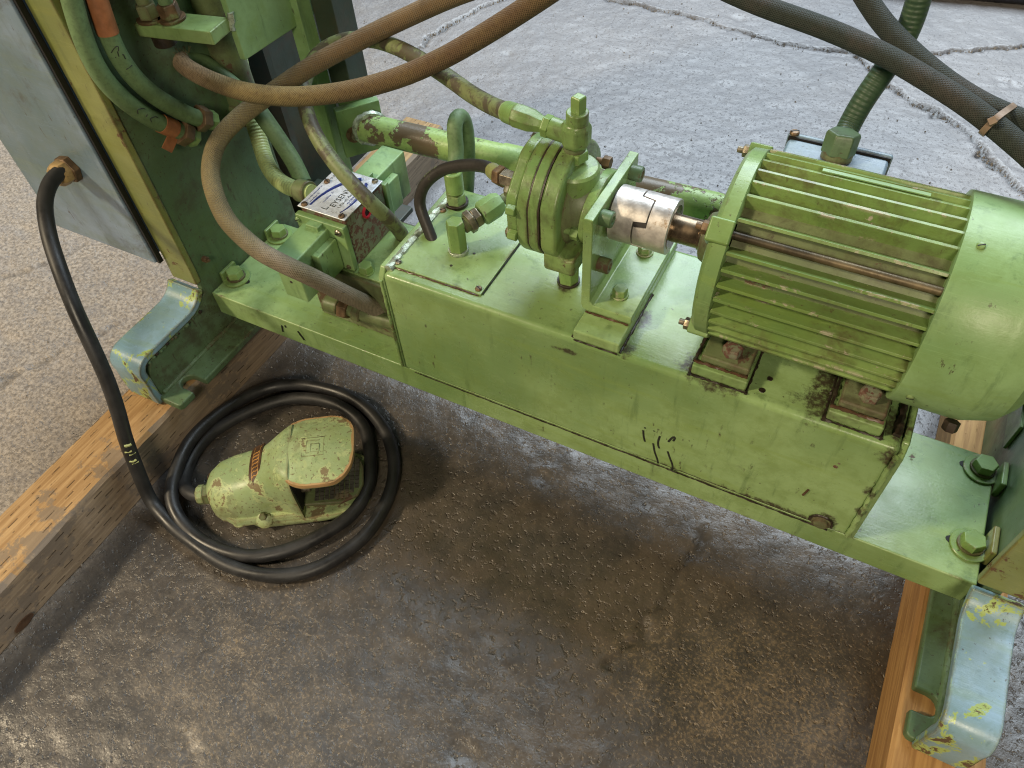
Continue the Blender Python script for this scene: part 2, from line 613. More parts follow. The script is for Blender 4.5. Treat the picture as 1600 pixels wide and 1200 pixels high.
def screw(parent, p, d, r=.0045, mat='zinc_bolt', a=0.5):
    """slotted pan head"""
    p = Vector(p)
    u, v, d = frame(d)
    s = mk('screw', lathe(p, d, [(0, r), (r * .35, r * .98), (r * .62, r * .75), (r * .7, r * .4)], 16), mat, parent)
    e = (u * math.cos(a) + v * math.sin(a))
    f = d.cross(e)
    c = p + d * (r * .66)
    vs = [c + e * (r * .85 * i) + f * (r * .13 * j) + d * (r * .09 * k) for i in (-1, 1) for j in (-1, 1) for k in (-1, 1)]
    mk('slot', (vs, box(0, 1, 0, 1, 0, 1)[1]), 'hole_black', s, smooth=0)
    return s


# ------------------------------------------------------------------ hose centre lines (metres)
HP = {
    'A': [(-0.0513, 0.0494, 0.2148), (-0.0598, 0.0355, 0.2408), (-0.0693, -0.0008, 0.2966), (-0.087, -0.0272, 0.3408), (-0.1132, -0.0403, 0.3642), (-0.1446, -0.0434, 0.3788), (-0.2029, -0.0246, 0.3926), (-0.2625, 0.0227, 0.4047), (-0.2771, 0.0609, 0.4241), (-0.264, 0.0953, 0.4424), (-0.2368, 0.1295, 0.4612), (-0.1909, 0.169, 0.4887), (-0.1322, 0.2086, 0.5174), (-0.0711, 0.239, 0.5453), (-0.0087, 0.2603, 0.5728), (0.0747, 0.2791, 0.6028)],
    'B': [(0.154, 0.2229, 0.6341), (0.1056, 0.2013, 0.6007), (0.0584, 0.1841, 0.5698), (0.0155, 0.1681, 0.5444), (-0.0366, 0.1487, 0.5204), (-0.0968, 0.125, 0.5031), (-0.1589, 0.1032, 0.4944), (-0.2194, 0.0917, 0.4921), (-0.2779, 0.0943, 0.4922), (-0.3264, 0.1039, 0.4931), (-0.3544, 0.1157, 0.4934), (-0.362, 0.1323, 0.4887), (-0.353, 0.1502, 0.4717), (-0.3296, 0.1606, 0.4437), (-0.2988, 0.1626, 0.4132), (-0.2678, 0.1541, 0.3819), (-0.2387, 0.1425, 0.3556), (-0.2195, 0.131, 0.3334)],
    'C': [(0.1519, 0.093, 0.5492), (0.0955, 0.1371, 0.5223), (0.0545, 0.1593, 0.5159), (0.0129, 0.1802, 0.5153), (-0.0367, 0.2038, 0.5134), (-0.0873, 0.2246, 0.5101), (-0.1344, 0.2362, 0.5053), (-0.1763, 0.2359, 0.4967), (-0.2049, 0.2212, 0.4854), (-0.2138, 0.1967, 0.4722), (-0.2074, 0.1689, 0.457), (-0.1857, 0.1421, 0.4424), (-0.1526, 0.1173, 0.4247), (-0.1081, 0.0962, 0.4047), (-0.071, 0.09, 0.3788), (-0.0579, 0.1035, 0.3443), (-0.061, 0.1238, 0.3083), (-0.0678, 0.1399, 0.2774)],
    'D': [(-0.1778, 0.1021, 0.3477), (-0.2068, 0.1049, 0.3423), (-0.2452, 0.1139, 0.3386), (-0.2828, 0.1341, 0.3423), (-0.3089, 0.157, 0.3559), (-0.3249, 0.1722, 0.3793), (-0.3376, 0.1876, 0.4079), (-0.346, 0.2019, 0.4468), (-0.3488, 0.2121, 0.4869)],
    'E1': [(-0.332, 0.105, 0.42), (-0.332, 0.0869, 0.4335), (-0.332, 0.0649, 0.4591), (-0.332, 0.0457, 0.4859), (-0.332, 0.0304, 0.5153), (-0.332, 0.0224, 0.5451), (-0.332, 0.0213, 0.5723), (-0.332, 0.0249, 0.5997), (-0.332, 0.0291, 0.6255), (-0.332, 0.0353, 0.6494)],
    'E2': [(-0.338, 0.0717, 0.4142), (-0.338, 0.057, 0.4317), (-0.338, 0.035, 0.4569), (-0.338, 0.0171, 0.4832), (-0.338, 0.0026, 0.5117), (-0.338, -0.0058, 0.5388), (-0.338, -0.0075, 0.5666), (-0.338, -0.0039, 0.594), (-0.338, 0.0026, 0.6223), (-0.338, 0.0096, 0.6491)],
    'CAB': [(-0.4746, -0.0247, 0.3886), (-0.4704, -0.0408, 0.3954), (-0.4649, -0.0637, 0.3962), (-0.4488, -0.0932, 0.3893), (-0.4171, -0.1262, 0.3726), (-0.3846, -0.1539, 0.3481), (-0.3549, -0.1797, 0.3099), (-0.3335, -0.1982, 0.2652), (-0.3213, -0.2126, 0.2217), (-0.3146, -0.2289, 0.1741), (-0.3118, -0.2434, 0.1336), (-0.3079, -0.2534, 0.1013), (-0.296, -0.2744, 0.0286), (-0.2596, -0.2867, 0.014), (-0.2242, -0.2943, 0.011), (-0.1343, -0.3026, 0.011), (-0.0673, -0.2881, 0.011), (-0.0155, -0.2514, 0.011), (0.0167, -0.185, 0.011), (0.0144, -0.1148, 0.011), (-0.0115, -0.0571, 0.011), (-0.0654, -0.0087, 0.011), (-0.1414, 0.0175, 0.011), (-0.227, 0.0071, 0.011), (-0.2828, -0.0272, 0.012), (-0.3109, -0.0963, 0.02), (-0.312, -0.165, 0.03), (-0.2936, -0.2206, 0.03), (-0.2715, -0.2585, 0.022), (-0.2327, -0.2813, 0.013), (-0.1782, -0.29, 0.011), (-0.117, -0.2802, 0.011), (-0.0706, -0.248, 0.011), (-0.0361, -0.2003, 0.011), (-0.0183, -0.1552, 0.011), (-0.0248, -0.1071, 0.011), (-0.0532, -0.0614, 0.011), (-0.0962, -0.0191, 0.011), (-0.1577, -0.0045, 0.011), (-0.2261, -0.022, 0.011), (-0.2726, -0.0668, 0.011), (-0.304, -0.1291, 0.011), (-0.3071, -0.1742, 0.01), (-0.2945, -0.2079, 0.011), (-0.2733, -0.2313, 0.018), (-0.2492, -0.2409, 0.026), (-0.2269, -0.2399, 0.03)],
    'J': [(0.0318, 0.0762, 0.35), (0.0145, 0.0881, 0.3745), (0.0036, 0.0968, 0.3914), (0.0089, 0.105, 0.414), (0.0319, 0.1142, 0.4366), (0.0709, 0.111, 0.4568), (0.1023, 0.1014, 0.4694), (0.14, 0.066, 0.492), (0.163, 0.06, 0.496)],
    'K': [(0.0208, 0.153, 0.4), (0.0143, 0.1757, 0.4156), (0.0103, 0.1835, 0.4418), (0.0062, 0.1961, 0.4521), (0.0066, 0.2091, 0.4481), (0.0072, 0.2153, 0.4265), (0.0046, 0.2179, 0.3909), (-0.0042, 0.2252, 0.3483), (-0.0145, 0.2302, 0.2984)],
    'M': [(0.4487, 0.2, 0.515), (0.4491, 0.2362, 0.525), (0.4544, 0.248, 0.5513), (0.4639, 0.2625, 0.5792), (0.4704, 0.2742, 0.6063), (0.4708, 0.2777, 0.6317), (0.4682, 0.2788, 0.659)],
    'N1': [(0.266, 0.2452, 0.642), (0.3343, 0.233, 0.6312), (0.4035, 0.2251, 0.6231), (0.4588, 0.2112, 0.6165), (0.5011, 0.1919, 0.6115), (0.5423, 0.1759, 0.6028), (0.5897, 0.1548, 0.5881), (0.6352, 0.125, 0.5746)],
    'N2': [(0.4079, 0.2712, 0.653), (0.4452, 0.2486, 0.6286), (0.4777, 0.2299, 0.6152), (0.517, 0.2091, 0.604), (0.5521, 0.1936, 0.5981), (0.5843, 0.188, 0.5939), (0.6261, 0.1926, 0.5864)],
}


# ------------------------------------------------------------------ floor
def vnoise(X, Y, s, seed):
    r = np.random.default_rng(seed)
    G = r.random((97, 97))
    x, y = X * s + 31.3, Y * s + 17.7
    xi, yi = np.floor(x).astype(int), np.floor(y).astype(int)
    fx, fy = x - xi, y - yi
    fx, fy = fx * fx * (3 - 2 * fx), fy * fy * (3 - 2 * fy)
    g = lambda a, b: G[a % 97, b % 97]
    return (g(xi, yi) * (1 - fx) + g(xi + 1, yi) * fx) * (1 - fy) + (g(xi, yi + 1) * (1 - fx) + g(xi + 1, yi + 1) * fx) * fy


def fbm(X, Y, s, seed, o=4):
    return sum(vnoise(X, Y, s * 2**k, seed + k) * .5**(k + 1) for k in range(o)) / (1 - .5**o)


def sstep(v, a, b):
    t = np.clip((v - a) / (b - a), 0, 1)
    return t * t * (3 - 2 * t)


CRACKS = [
    ([(-.67, .98), (-.6495, 1.05), (-.647, 1.10), (-.635, 1.154), (-.623, 1.222), (-.606, 1.27), (-.567, 1.353), (-.508, 1.457), (-.42, 1.51)], .008, .014),
    ([(-.416, 1.513), (-.298, 1.464), (-.202, 1.454), (-.094, 1.450), (-.021, 1.441), (.086, 1.419), (.172, 1.402), (.281, 1.402), (.367, 1.423),
      (.453, 1.438), (.533, 1.477), (.611, 1.533), (.716, 1.60), (.848, 1.68), (1.3, 1.9)], .008, .016),
    ([(.367, 1.423), (.446, 1.321), (.527, 1.253), (.612, 1.208), (.65, 1.16), (.68, 1.115), (.715, 1.078), (.754, 1.038), (.814, .988), (1.1, .75)], .009, .012),
    ([(-1.2, -.2), (-.9645, -.043), (-.916, .009), (-.886, .062), (-.869, .122)], .007, .004),
    ([(-.78, -.28), (-.73, -.206), (-.716, -.176), (-.693, -.125), (-.668, -.067), (-.64, -.02)], .007, .005),
    ([(.45, .0365), (.4447, -.004), (.436, -.044), (.427, -.094), (.417, -.137), (.40, -.19)], .007, .004),
]


def axis(lo, hi, d, far):
    inner = np.arange(lo, hi + d / 2, d)
    o = []
    x, s = hi, d
    while x < far:
        s *= 1.35
        x += s
        o.append(x)
    o2 = []
    x, s = lo, d
    while x > -far:
        s *= 1.35
        x -= s
        o2.append(x)
    return np.array(o2[::-1] + list(inner) + o)


def build_floor():
    xs = axis(-1.5, 1.25, .0065, 14)
    ys = axis(-.62, 2.0, .0065, 14)
    X, Y = np.meshgrid(xs, ys, indexing='ij')
    Z = (fbm(X, Y, 3, 11) - .5) * .006 + (fbm(X, Y, 22, 21) - .5) * .0045 + (fbm(X, Y, 70, 31, 2) - .5) * .0022
    # small spalls
    p = vnoise(X, Y, 13, 51)
    Z -= sstep(p, .86, .97) * .004 * sstep(vnoise(X, Y, 60, 52), .25, .6)
    crack = np.zeros_like(X)
    wob = (fbm(X, Y, 26, 61) - .5) * .040
    wob2 = (fbm(X, Y, 26, 71) - .5) * .040
    Xw, Yw = X + wob, Y + wob2
    for pl, wd, dep in CRACKS:
        D = np.full(X.shape, 9.0)
        for a, b in zip(pl, pl[1:]):
            ax, ay = a
            bx, by = b
            L2 = (bx - ax)**2 + (by - ay)**2
            t = np.clip(((Xw - ax) * (bx - ax) + (Yw - ay) * (by - ay)) / L2, 0, 1)
            D = np.minimum(D, np.hypot(Xw - ax - t * (bx - ax), Yw - ay - t * (by - ay)))
        wv = wd * (.45 + 1.1 * fbm(X, Y, 18, 81))
        m = 1 - sstep(D, wv * .35, wv)
        Z -= m * dep * (.5 + fbm(X, Y, 60, 91))
        Z += (1 - sstep(D, wv, wv * 2.2)) * (1 - m) * .0015
        crack = np.maximum(crack, m * (1.0 if dep > .008 else .45))
    Z = np.minimum(Z, .0035)
    # stains: oil soaked bay in front of and under the power unit; dusty tan bay left of the timber
    e = (fbm(X, Y, 4, 101) - .5)
    oil = sstep(X + e * .10, -.36, -.27) * (1 - sstep(Y + e * .55 - .10 * X, .02, .42))
    oil = np.maximum(oil, sstep(.28 - Y - .2 * e, 0, .16) * sstep(X, -.36, -.30))
    tan = (1 - sstep(X + e * .3 + .25 * Y, -.52, -.10)) * (1 - sstep(Y, .3, 1.3) * .8)
    dust = sstep(np.hypot((X - .62) / .30, (Y + .14) / .20) + e * .9, 1.25, .15) + .55 * sstep(np.hypot((X - .10) / .42, (Y + .45) / .2) + e * .9, 1.2, .1)
    nx, ny = len(xs), len(ys)
    co = np.stack([X, Y, Z], -1).reshape(-1, 3).astype(np.float32)
    I = np.arange(nx * ny).reshape(nx, ny)
    F = np.stack([I[:-1, :-1], I[1:, :-1], I[1:, 1:], I[:-1, 1:]], -1).reshape(-1, 4)
    me = bpy.data.meshes.new('floor')
    me.vertices.add(len(co))
    me.vertices.foreach_set('co', co.ravel())
    me.loops.add(F.size)
    me.loops.foreach_set('vertex_index', F.ravel().astype(np.int32))
    me.polygons.add(len(F))
    me.polygons.foreach_set('loop_start', np.arange(0, F.size, 4, dtype=np.int32))
    me.polygons.foreach_set('use_smooth', np.ones(len(F), dtype=bool))
    me.update()
    for k, v in (('oil', oil), ('tan', tan), ('crack', crack), ('dust', np.clip(dust, 0, 1))):
        me.attributes.new(k, 'FLOAT', 'POINT').data.foreach_set('value', v.ravel().astype(np.float32))
    me.materials.append(M['concrete'])
    o = bpy.data.objects.new('floor', me)
    COL.objects.link(o)
    o['kind'] = 'structure'
    o['label'] = 'cracked grey concrete workshop floor, oil-soaked and brown in front'


build_floor()

# loose crumbs of grit on the floor
vs, fs = [], []
for i in range(420):
    x, y = random.uniform(-.9, .72), random.uniform(-.6, 1.6)
    s = random.uniform(.0006, .0022) * (1.5 if y > .5 else 1)
    k = len(vs)
    vs += [(x + s * math.cos(a) * random.uniform(.6, 1), y + s * math.sin(a) * random.uniform(.6, 1), .0015) for a in (0, 1.6, 3.1, 4.7)]
    vs += [(x, y, .0022 + s * random.uniform(.4, 1))]
    fs += [(k, k + 1, k + 4), (k + 1, k + 2, k + 4), (k + 2, k + 3, k + 4), (k + 3, k, k + 4)]
for pl, wd, dep in CRACKS[:3]:
    for a, b in zip(pl, pl[1:]):
        if a[1] > 1.75:
            continue
        L = math.hypot(b[0] - a[0], b[1] - a[1])
        for i in range(int(L / .0035)):
            t = random.random()
            x, y = a[0] + (b[0] - a[0]) * t + random.gauss(0, .007) - .008, a[1] + (b[1] - a[1]) * t + random.gauss(0, .007) - .006
            s = random.uniform(.001, .0042) ** 1.0
            k = len(vs)
            vs += [(x + s * math.cos(q) * random.uniform(.6, 1), y + s * math.sin(q) * random.uniform(.6, 1), -.004) for q in (0, 1.6, 3.1, 4.7)]
            vs += [(x + random.uniform(-.4, .4) * s, y + random.uniform(-.4, .4) * s, -.001 + s * random.uniform(.4, .9))]
            fs += [(k, k + 1, k + 4), (k + 1, k + 2, k + 4), (k + 2, k + 3, k + 4), (k + 3, k, k + 4)]
g = mk('grit', (vs, fs), 'crumb', loc=(0, 0, 0), smooth=0)
g['kind'] = 'stuff'
g['label'] = 'pale grit and broken crumbs scattered over the floor and cracks'
g['category'] = 'grit'


# ------------------------------------------------------------------ timber skids
def beam(name, x0, x1, y0, y1, h, label, sidemat, notch=None):
    # sides subdivided along the length so that the arris can be slightly ragged
    t = thing(name, label, 'timber', ((x0 + x1) / 2, (y0 + y1) / 2, .0), 'timber skids under the machine')
    N = 90
    prof = lambda y: [(x0, .001), (x1 + .0012 * math.sin(y * 31), .001), (x1 + .0012 * math.sin(y * 27 + 1), h - .004 - .002 * abs(math.sin(y * 43))),
                      (x1 - .004 - .002 * abs(math.sin(y * 37)), h), (x0 + .004, h), (x0, h - .004)]
    rings = [[(a, y0 + (y1 - y0) * i / N, b) for a, b in prof(y0 + (y1 - y0) * i / N)] for i in range(N + 1)]
    o = mk('beam', loft(rings), 'wood_top', t, smooth=30)
    me = o.data
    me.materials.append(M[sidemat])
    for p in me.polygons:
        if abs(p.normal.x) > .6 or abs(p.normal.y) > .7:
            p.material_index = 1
    return t


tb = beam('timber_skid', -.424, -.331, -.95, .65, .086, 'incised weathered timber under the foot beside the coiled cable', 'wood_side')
mk('bark_notch', prism([(-.490 + .015 * math.cos(a), .008 + .007 * math.sin(a)) for a in np.linspace(0, 2 * PI, 14)[:-1]], 'x', -.3335, -.3292), 'label_brown', tb)
tb2 = beam('timber_skid', .705, .797, -.80, .75, .086, 'plain yellow timber under the blue foot at the right edge', 'wood_plain')
tb2.children[0].data.materials[0] = M['wood_plain']


# ------------------------------------------------------------------ machine end frames
def arcpts(cy, cz, r, a0, a1, n=6):
    return [(cy + r * math.cos(math.radians(a0 + (a1 - a0) * i / n)), cz + r * math.sin(math.radians(a0 + (a1 - a0) * i / n))) for i in range(n + 1)]


def strip(path, th, x0, x1):
    """flat bar bent along a (y,z) path; x0/x1 may be callables of the path index"""
    n = len(path)
    P = [Vector((0, y, z)) for y, z in path]
    rings = []
    for i in range(n):
        t = (P[min(i + 1, n - 1)] - P[max(i - 1, 0)]).normalized()
        nn = Vector((0, t.z, -t.y))
        a = x0(i / (n - 1)) if callable(x0) else x0
        b = x1(i / (n - 1)) if callable(x1) else x1
        p, q = P[i], P[i] + nn * th
        rings.append([(a, p.y, p.z), (b, p.y, p.z), (b, q.y, q.z), (a, q.y, q.z)])
    return loft(rings)


FOOT = [(-.160, .088), (-.161, .110), (-.160, .140)] + arcpts(-.135, .152, .026, 180, 90, 6) + [(-.11, .1785), (-.08, .1785), (-.055, .179)] + arcpts(-.0495, .2155, .0365, 270, 348, 6)
FOOT = FOOT[:-1]
UP = [(-.0138, .208), (-.0128, .24), (-.0125, .5), (-.0125, .95)]


def post(name, sx, label, xw, inner, outer_foot, outer_up, webx, yb, baseedge):
    t = thing(name, label, 'machine frame', (webx[0], .1, .086), 'machine end frames')
    s = -1 if sx < 0 else 1
    mk('foot_flange', strip(FOOT, .011, min(inner, outer_foot), max(inner, outer_foot)), 'blue_paint', t, bevel=.0022, seg=2, label='chipped pale blue foot flange')
    mk('upright_flange', strip(UP, .011, min(inner, outer_up), max(inner, outer_up)), 'olive_paint', t, bevel=.0022, seg=2, label='worn olive upright flange')
    web = [(-.150, .0885), (-.150, .140)] + [(-.135, .165), (-.05, .167), (-.008, .185), (-.003, .23), (-.003, .95), (yb, .95), (yb, .0885)]
    mk('web_plate', prism(web, 'x', webx[0], webx[1]), 'green_web', t, bevel=.002)
    # base plate with the open slot for the anchor bolt
    e = baseedge
    wi = webx[1] if sx < 0 else webx[0]
    d = -s
    sl = [(wi + d * .012 + d * 0.0, -.118)]
    sd = min(.022, abs(e - wi) - .0145)
    arc = [(e - d * sd - d * .0125 * math.sin(a), -.1115 - .0125 * math.cos(a)) for a in np.linspace(0, PI, 8)]
    poly = [(wi - d * .004, -.1545), (e - d * .004, -.1545), (e, -.150), (e, -.124)] + arc + [(e, -.099), (e, yb * .55), (wi - d * .004, yb * .55)]
    mk('base_plate', prism(poly, 'z', .0872, .1005), 'green_web', t, bevel=.003, seg=3)
    mk('weld_bead', tube([(wi + d * .0015, -.145, .101), (wi + d * .0015, -.10, .1012), (wi + d * .0015, -.05, .101), (wi + d * .0015, .0, .101), (wi + d * .0015, .06, .101)], .0038, 10, .004, .10), 'green_web', t)
    # spatter and torn weld along the flange edge
    for i in range(16):
        y = -.145 + i * .0078 + random.uniform(-.002, .002)
        r = random.uniform(.0018, .0042)
        mk('weld_spatter', lathe((wi - d * .001, y, .166 - random.uniform(0, .004)), (d, 0, 0), [(0, r), (r * .8, r * .9), (r * 1.2, r * .4)], 7, random.random()), 'green_web' if i % 3 else 'grime', t)
    return t


pl = post('machine_frame', -1, 'green end frame with blue foot standing behind the coiled cable', -.36, -.350, -.412, -.3985, (-.362, -.352), .215, -.3105)
pr_ = post('machine_frame', 1, 'green end frame with blue foot cut off by the right edge', .745, .7228, .7745, .7745, (.742, .752), .345, .7125)
# small tabs welded beside the mounting plate
mk('tab', box(-.3515, -.3455, .030, .062, .172, .196), 'green_paint', pl, bevel=.002)
mk('tab', box(-.3515, -.3455, .138, .170, .172, .196), 'green_paint', pl, bevel=.002)
mk('tab', box(.7345, .7415, .130, .165, .172, .200), 'green_paint', pr_, bevel=.002)
mk('tab', box(.7345, .7415, .035, .072, .172, .200), 'olive_paint', pr_, bevel=.002)
# bolt stub on the left web
bolt(pl, (-.352, .018, .235), (1, 0, 0), .009, .008, 'rusty_nut', stud=.004, name='stud_bolt')
# deep recess behind the left web: dark back sheet, guide column, press ram
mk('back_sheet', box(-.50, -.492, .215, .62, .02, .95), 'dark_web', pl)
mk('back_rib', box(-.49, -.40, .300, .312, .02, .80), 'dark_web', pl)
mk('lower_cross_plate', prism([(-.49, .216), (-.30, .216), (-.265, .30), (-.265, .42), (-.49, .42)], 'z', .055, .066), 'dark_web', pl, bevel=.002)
mk('ram_cylinder', lathe((-.345, .185, .40), (0, 0, 1), [(0, .020), (.004, .023), (.16, .023), (.40, .023)], 28), 'dirty_green', pl)
mk('ram_nut', hexa((-.345, .185, .375), (0, 0, 1), .028, .05), 'dirty_green', pl, bevel=.001)
# guide column (light face to the front, shaded side painted as a dark box)
mk('guide_column', box(-.262, -.240, .232, .258, .10, .95), 'green_clean', pl, bevel=.0015)
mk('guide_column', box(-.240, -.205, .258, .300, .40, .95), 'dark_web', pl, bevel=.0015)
bolt(pl, (-.218, .262, .47), (0, -1, 0), .010, .004, 'grime', name='column_screw')
# carrier plate over the column and the arm welded to it
mk('carrier_plate', prism([(.129, .508), (.279, .501), (.279, .66), (.129, .66)], 'x', -.259, -.250), 'green_clean', pl, bevel=.0015)
arm = mk('arm', prism([(-.353, .072), (-.249, .091), (-.2535, .1285), (-.353, .109)], 'z', .546, .562), 'green_paint', pl, bevel=.0015)
mk('arm_weld', tube([(-.251, .131, .567), (-.252, .130, .557), (-.254, .128, .547)], .004, 8, .003, .25), 'weld', pl)
for i, (x, y) in enumerate(((-.3145, .0985), (-.339, .088))):
    nt = mk('arm_nut', hexa((x, y, .5655), (0, 0, 1), .016, .022, .4 * i), 'rusty_nut' if i == 0 else 'dirty_green', arm, bevel=.0008)
    mk('nut_washer', cyl((x, y, .5622), (0, 0, 1), .003, .0165, 24), 'rusty_nut', nt)
    mk('adjuster_rod', cyl((x, y, .581), (.02, .04, 1), .2, .0085, 18), 'hose_green' if i == 0 else 'dirty_green', arm)
mk('arm_bolt_head', cyl((-.330, .088, .534), (0, 0, 1), .0122, .014, 16), 'grime', arm)

# right frame: bearing block behind the motor
mk('bearing_block', box(.690, .741, .255, .335, .235, .262), 'dirty_green', pr_, bevel=.003)
mk('strap', box(.7375, .7415, .20, .345, .18, .225), 'green_paint', pr_, bevel=.001)

# ------------------------------------------------------------------ electrical cabinet
cb = thing('electrical_cabinet', 'blue grey steel cabinet hanging outside the left end frame', 'cabinet', (-.50, .05, .24))
mk('housing', box(-.612, -.412, -.012, .14, .245, .95), 'cabinet_blue', cb, bevel=.002)
mk('door', box(-.615, -.4045, -.024, -.0135, .240, .95), 'cabinet_blue', cb, bevel=.0025)
mk('door_gasket', box(-.4043, -.3992, -.021, -.0135, .240, .95), 'black_gasket', cb)
gl = thing('cable_gland', 'brass hexagonal cable gland screwed into the blue grey cabinet', 'cable gland', (-.475, -.03, .389))
mk('lock_nut', hexa((-.475, -.0242, .389), (0, -1, .05), .011, .034, .2), 'rusty_nut', gl, bevel=.001)
mk('dome_nut', lathe((-.475, -.035, .390), (.05, -1, .12), [(0, .0165), (.003, .0172), (.012, .0165), (.018, .0125)], 8, .3), 'bare_brass', gl, bevel=.0008)


# ------------------------------------------------------------------ cables and hoses
def hose(name, key, r, mat, label, cat='hose', n=22, group=None, root=None, a=0.0, b=1.0):
    t = thing(name, label, cat, tuple(HP[key][0] if root is None else root), group)
    mk('sheath', tube(HP[key], r, n, .005), mat, t)
    return t


def ferrule(t, key, a, b, r, mat, name='ferrule', n=20, hx=False):
    P = sub(HP[key], a, b)
    if hx:
        d = (P[-1] - P[0])
        mk(name, hexa(P[0], d, d.length, r * 2, .2), mat, t, bevel=.0008)
    else:
        mk(name, tube([tuple(p) for p in P], r, n, .003, spline=False), mat, t)


cbl = hose('rubber_cable', 'CAB', .0098, 'black_rubber', 'thick black rubber cable coiled twice round the foot switch', 'cable')

C = resample(HP['CAB'], .005)
for z0, a, l in ((.128, .0, .004), (.115, .25, .0025), (.111, -.2, .002), (.104, .1, .003), (.099, -.1, .002)):
    i = min(range(60, 160), key=lambda k: abs(C[k].z - z0) + (5 if C[k].y > -.18 else 0))
    T = (C[i + 1] - C[i]).normalized()
    toc = (camo.matrix_world.translation - C[i]).normalized()
    u = (toc - T * toc.dot(T)).normalized()
    v = T.cross(u)
    pts = [tuple(C[i] + T * dt + (u * math.cos(a + q) + v * math.sin(a + q)) * .0092) for q, dt in ((-.5, 0), (0, l * .3), (.5, 0))]
    mk('paint_smear', tube(pts, l * .6, 7, .002, .3), 'smear', cbl)

t = hose('braided_hose', 'A', .0116, 'hose_a', 'tan braided hose swinging down from the top to the tank end', group='braided hoses over the valve')
P = HP['A']
# loose yarn where the braid is scuffed
for i in range(5):
    a = random.uniform(0, 6.28)
    p = Vector(P[2]) + Vector((.006, -.008, .008))
    mk('loose_yarn', tube([tuple(p), tuple(p + Vector((math.cos(a), math.sin(a) * .5, .7)) * .006), tuple(p + Vector((math.cos(a + .8), -.2, .5)) * .010)], .0005, 5, .002), 'hose_tan', t)
t = hose('braided_hose', 'B', .0116, 'hose_b', 'tan braided hose folded back in a frayed loop at the left', group='braided hoses over the valve')
mk('painted_stretch', tube([tuple(p) for p in sub(HP['B'], .715, 1.0)], .0119, 22, spline=False), 'hose_green', t, label='green painted end of the hose')
c0 = Vector(HP['B'][10])
for i in range(26):
    a = random.uniform(-1.2, 1.4)
    d = Vector((-.6 + random.uniform(-.5, .9), random.uniform(-.5, .6), random.uniform(.4, 1.2))).normalized()
    p = c0 + Vector((random.uniform(-.004, .012), random.uniform(-.006, .012), .0085))
    mk('frayed_yarn', tube([tuple(p), tuple(p + d * .005), tuple(p + d * random.uniform(.007, .013) + Vector((random.uniform(-.003, .003), 0, 0)))], .00035, 4, .002), 'hose_tan', t)

t = hose('pressure_hose', 'C', .0098, 'hose_mottled', 'paint-flaked black hose arching from the pump elbow to the valve block')
ferrule(t, 'C', 0, .045, .0115, 'green_fresh', 'crimp_sleeve')
t = hose('flexible_conduit', 'D', .0118, 'conduit_pale', 'pale green ribbed conduit curving up from behind the valve', 'conduit')
mk('conduit_nut', cyl(Vector(HP['D'][0]) - Vector((.004, 0, 0)), Vector(HP['D'][1]) - Vector(HP['D'][0]), .022, .0155, 20), 'dirty_green', t)

for key, lab in (('E1', 'green hose with orange tape at its top end, inner one on the left frame'), ('E2', 'green hose with an orange tag by its nut, lower one on the left frame')):
    t = hose('hydraulic_hose', key, .0112, 'hose_green', lab, group='painted hoses on the left frame')
    P0, P1 = Vector(HP[key][0]), Vector(HP[key][1])
    d = (P0 - P1).normalized()
    mk('swivel_nut', hexa(P0 - d * .020, d, .016, .030, .3), 'rusty_nut', t, bevel=.001)
    mk('collar', cyl(P0 - d * .005, d, .014, .0135, 8), 'green_paint', t, bevel=.001)
    if key == 'E1':
        mk('tape_wrap', tube([tuple(p) for p in sub(HP[key], .74, .93)], .0120, 20, spline=False), 'orange_tape', t, label='brown orange tape wrap')
        ink = [((.60, .63), .5), ((.63, .66), -.2), ((.66, .69), .3)]
    else:
        mk('tape_wrap', tube([tuple(p) for p in sub(HP[key], .12, .21)], .0122, 20, spline=False), 'orange_tape', t, label='brown orange tape tag')
        fl = Vector(sub(HP[key], .16, .2)[0])
        mk('tape_flag', prism([(fl.y - .022, fl.z - .018), (fl.y - .004, fl.z - .008), (fl.y + .006, fl.z - .022), (fl.y - .012, fl.z - .032)], 'x', fl.x + .001, fl.x + .0025), 'orange_tape', t)
    # handwritten marks in black ink
    C = resample(HP[key], .005)
    n = len(C) - 1
    strokes = {'E1': [[(.68, -.5), (.70, .1), (.685, .5), (.665, .2)], [(.64, -.4), (.655, .5)], [(.645, .0), (.66, .1)], [(.625, .45), (.64, .5)], [(.585, -.1), (.588, .4), (.592, .7)]],
               'E2': [[(.375, -.3), (.385, .1), (.365, .3), (.372, .5), (.35, .6)], [(.33, -.1), (.335, .2)], [(.29, -.3), (.31, .0), (.285, .25), (.29, .5), (.265, .45)]]}[key]
    for s in strokes:
        pts = []
        for f, a in s:
            i = int(f * n)
            T = (C[i + 1] - C[i]).normalized()
            toc = (camo.matrix_world.translation - C[i]).normalized()
            u = (toc - T * toc.dot(T)).normalized()
            v = T.cross(u)
            pts.append(tuple(C[i] + (u * math.cos(a) + v * math.sin(a)) * .0113))
        mk('ink_mark', tube(pts, .0006, 5, .002), 'black_ink', t)

t = hose('conduit', 'M', .0112, 'conduit_green', 'dark green ribbed conduit rising from the motor junction box', 'conduit')
mk('conduit_nut', hexa((.4487, .197, .5200), (0, .25, 1), .022, .029, .2), 'green_web', t, bevel=.0015)
mk('conduit_collar', cyl((.4487, .196, .5145), (0, .25, 1), .008, .0150, 24), 'dirty_green', t)
hose('rubber_hose', 'N1', .0095, 'hose_black', 'black hose crossing the upper right corner, lower of the tied pair', group='black hoses tied together')
hose('rubber_hose', 'N2', .0095, 'hose_black', 'black hose crossing the upper right corner, upper of the tied pair', group='black hoses tied together')
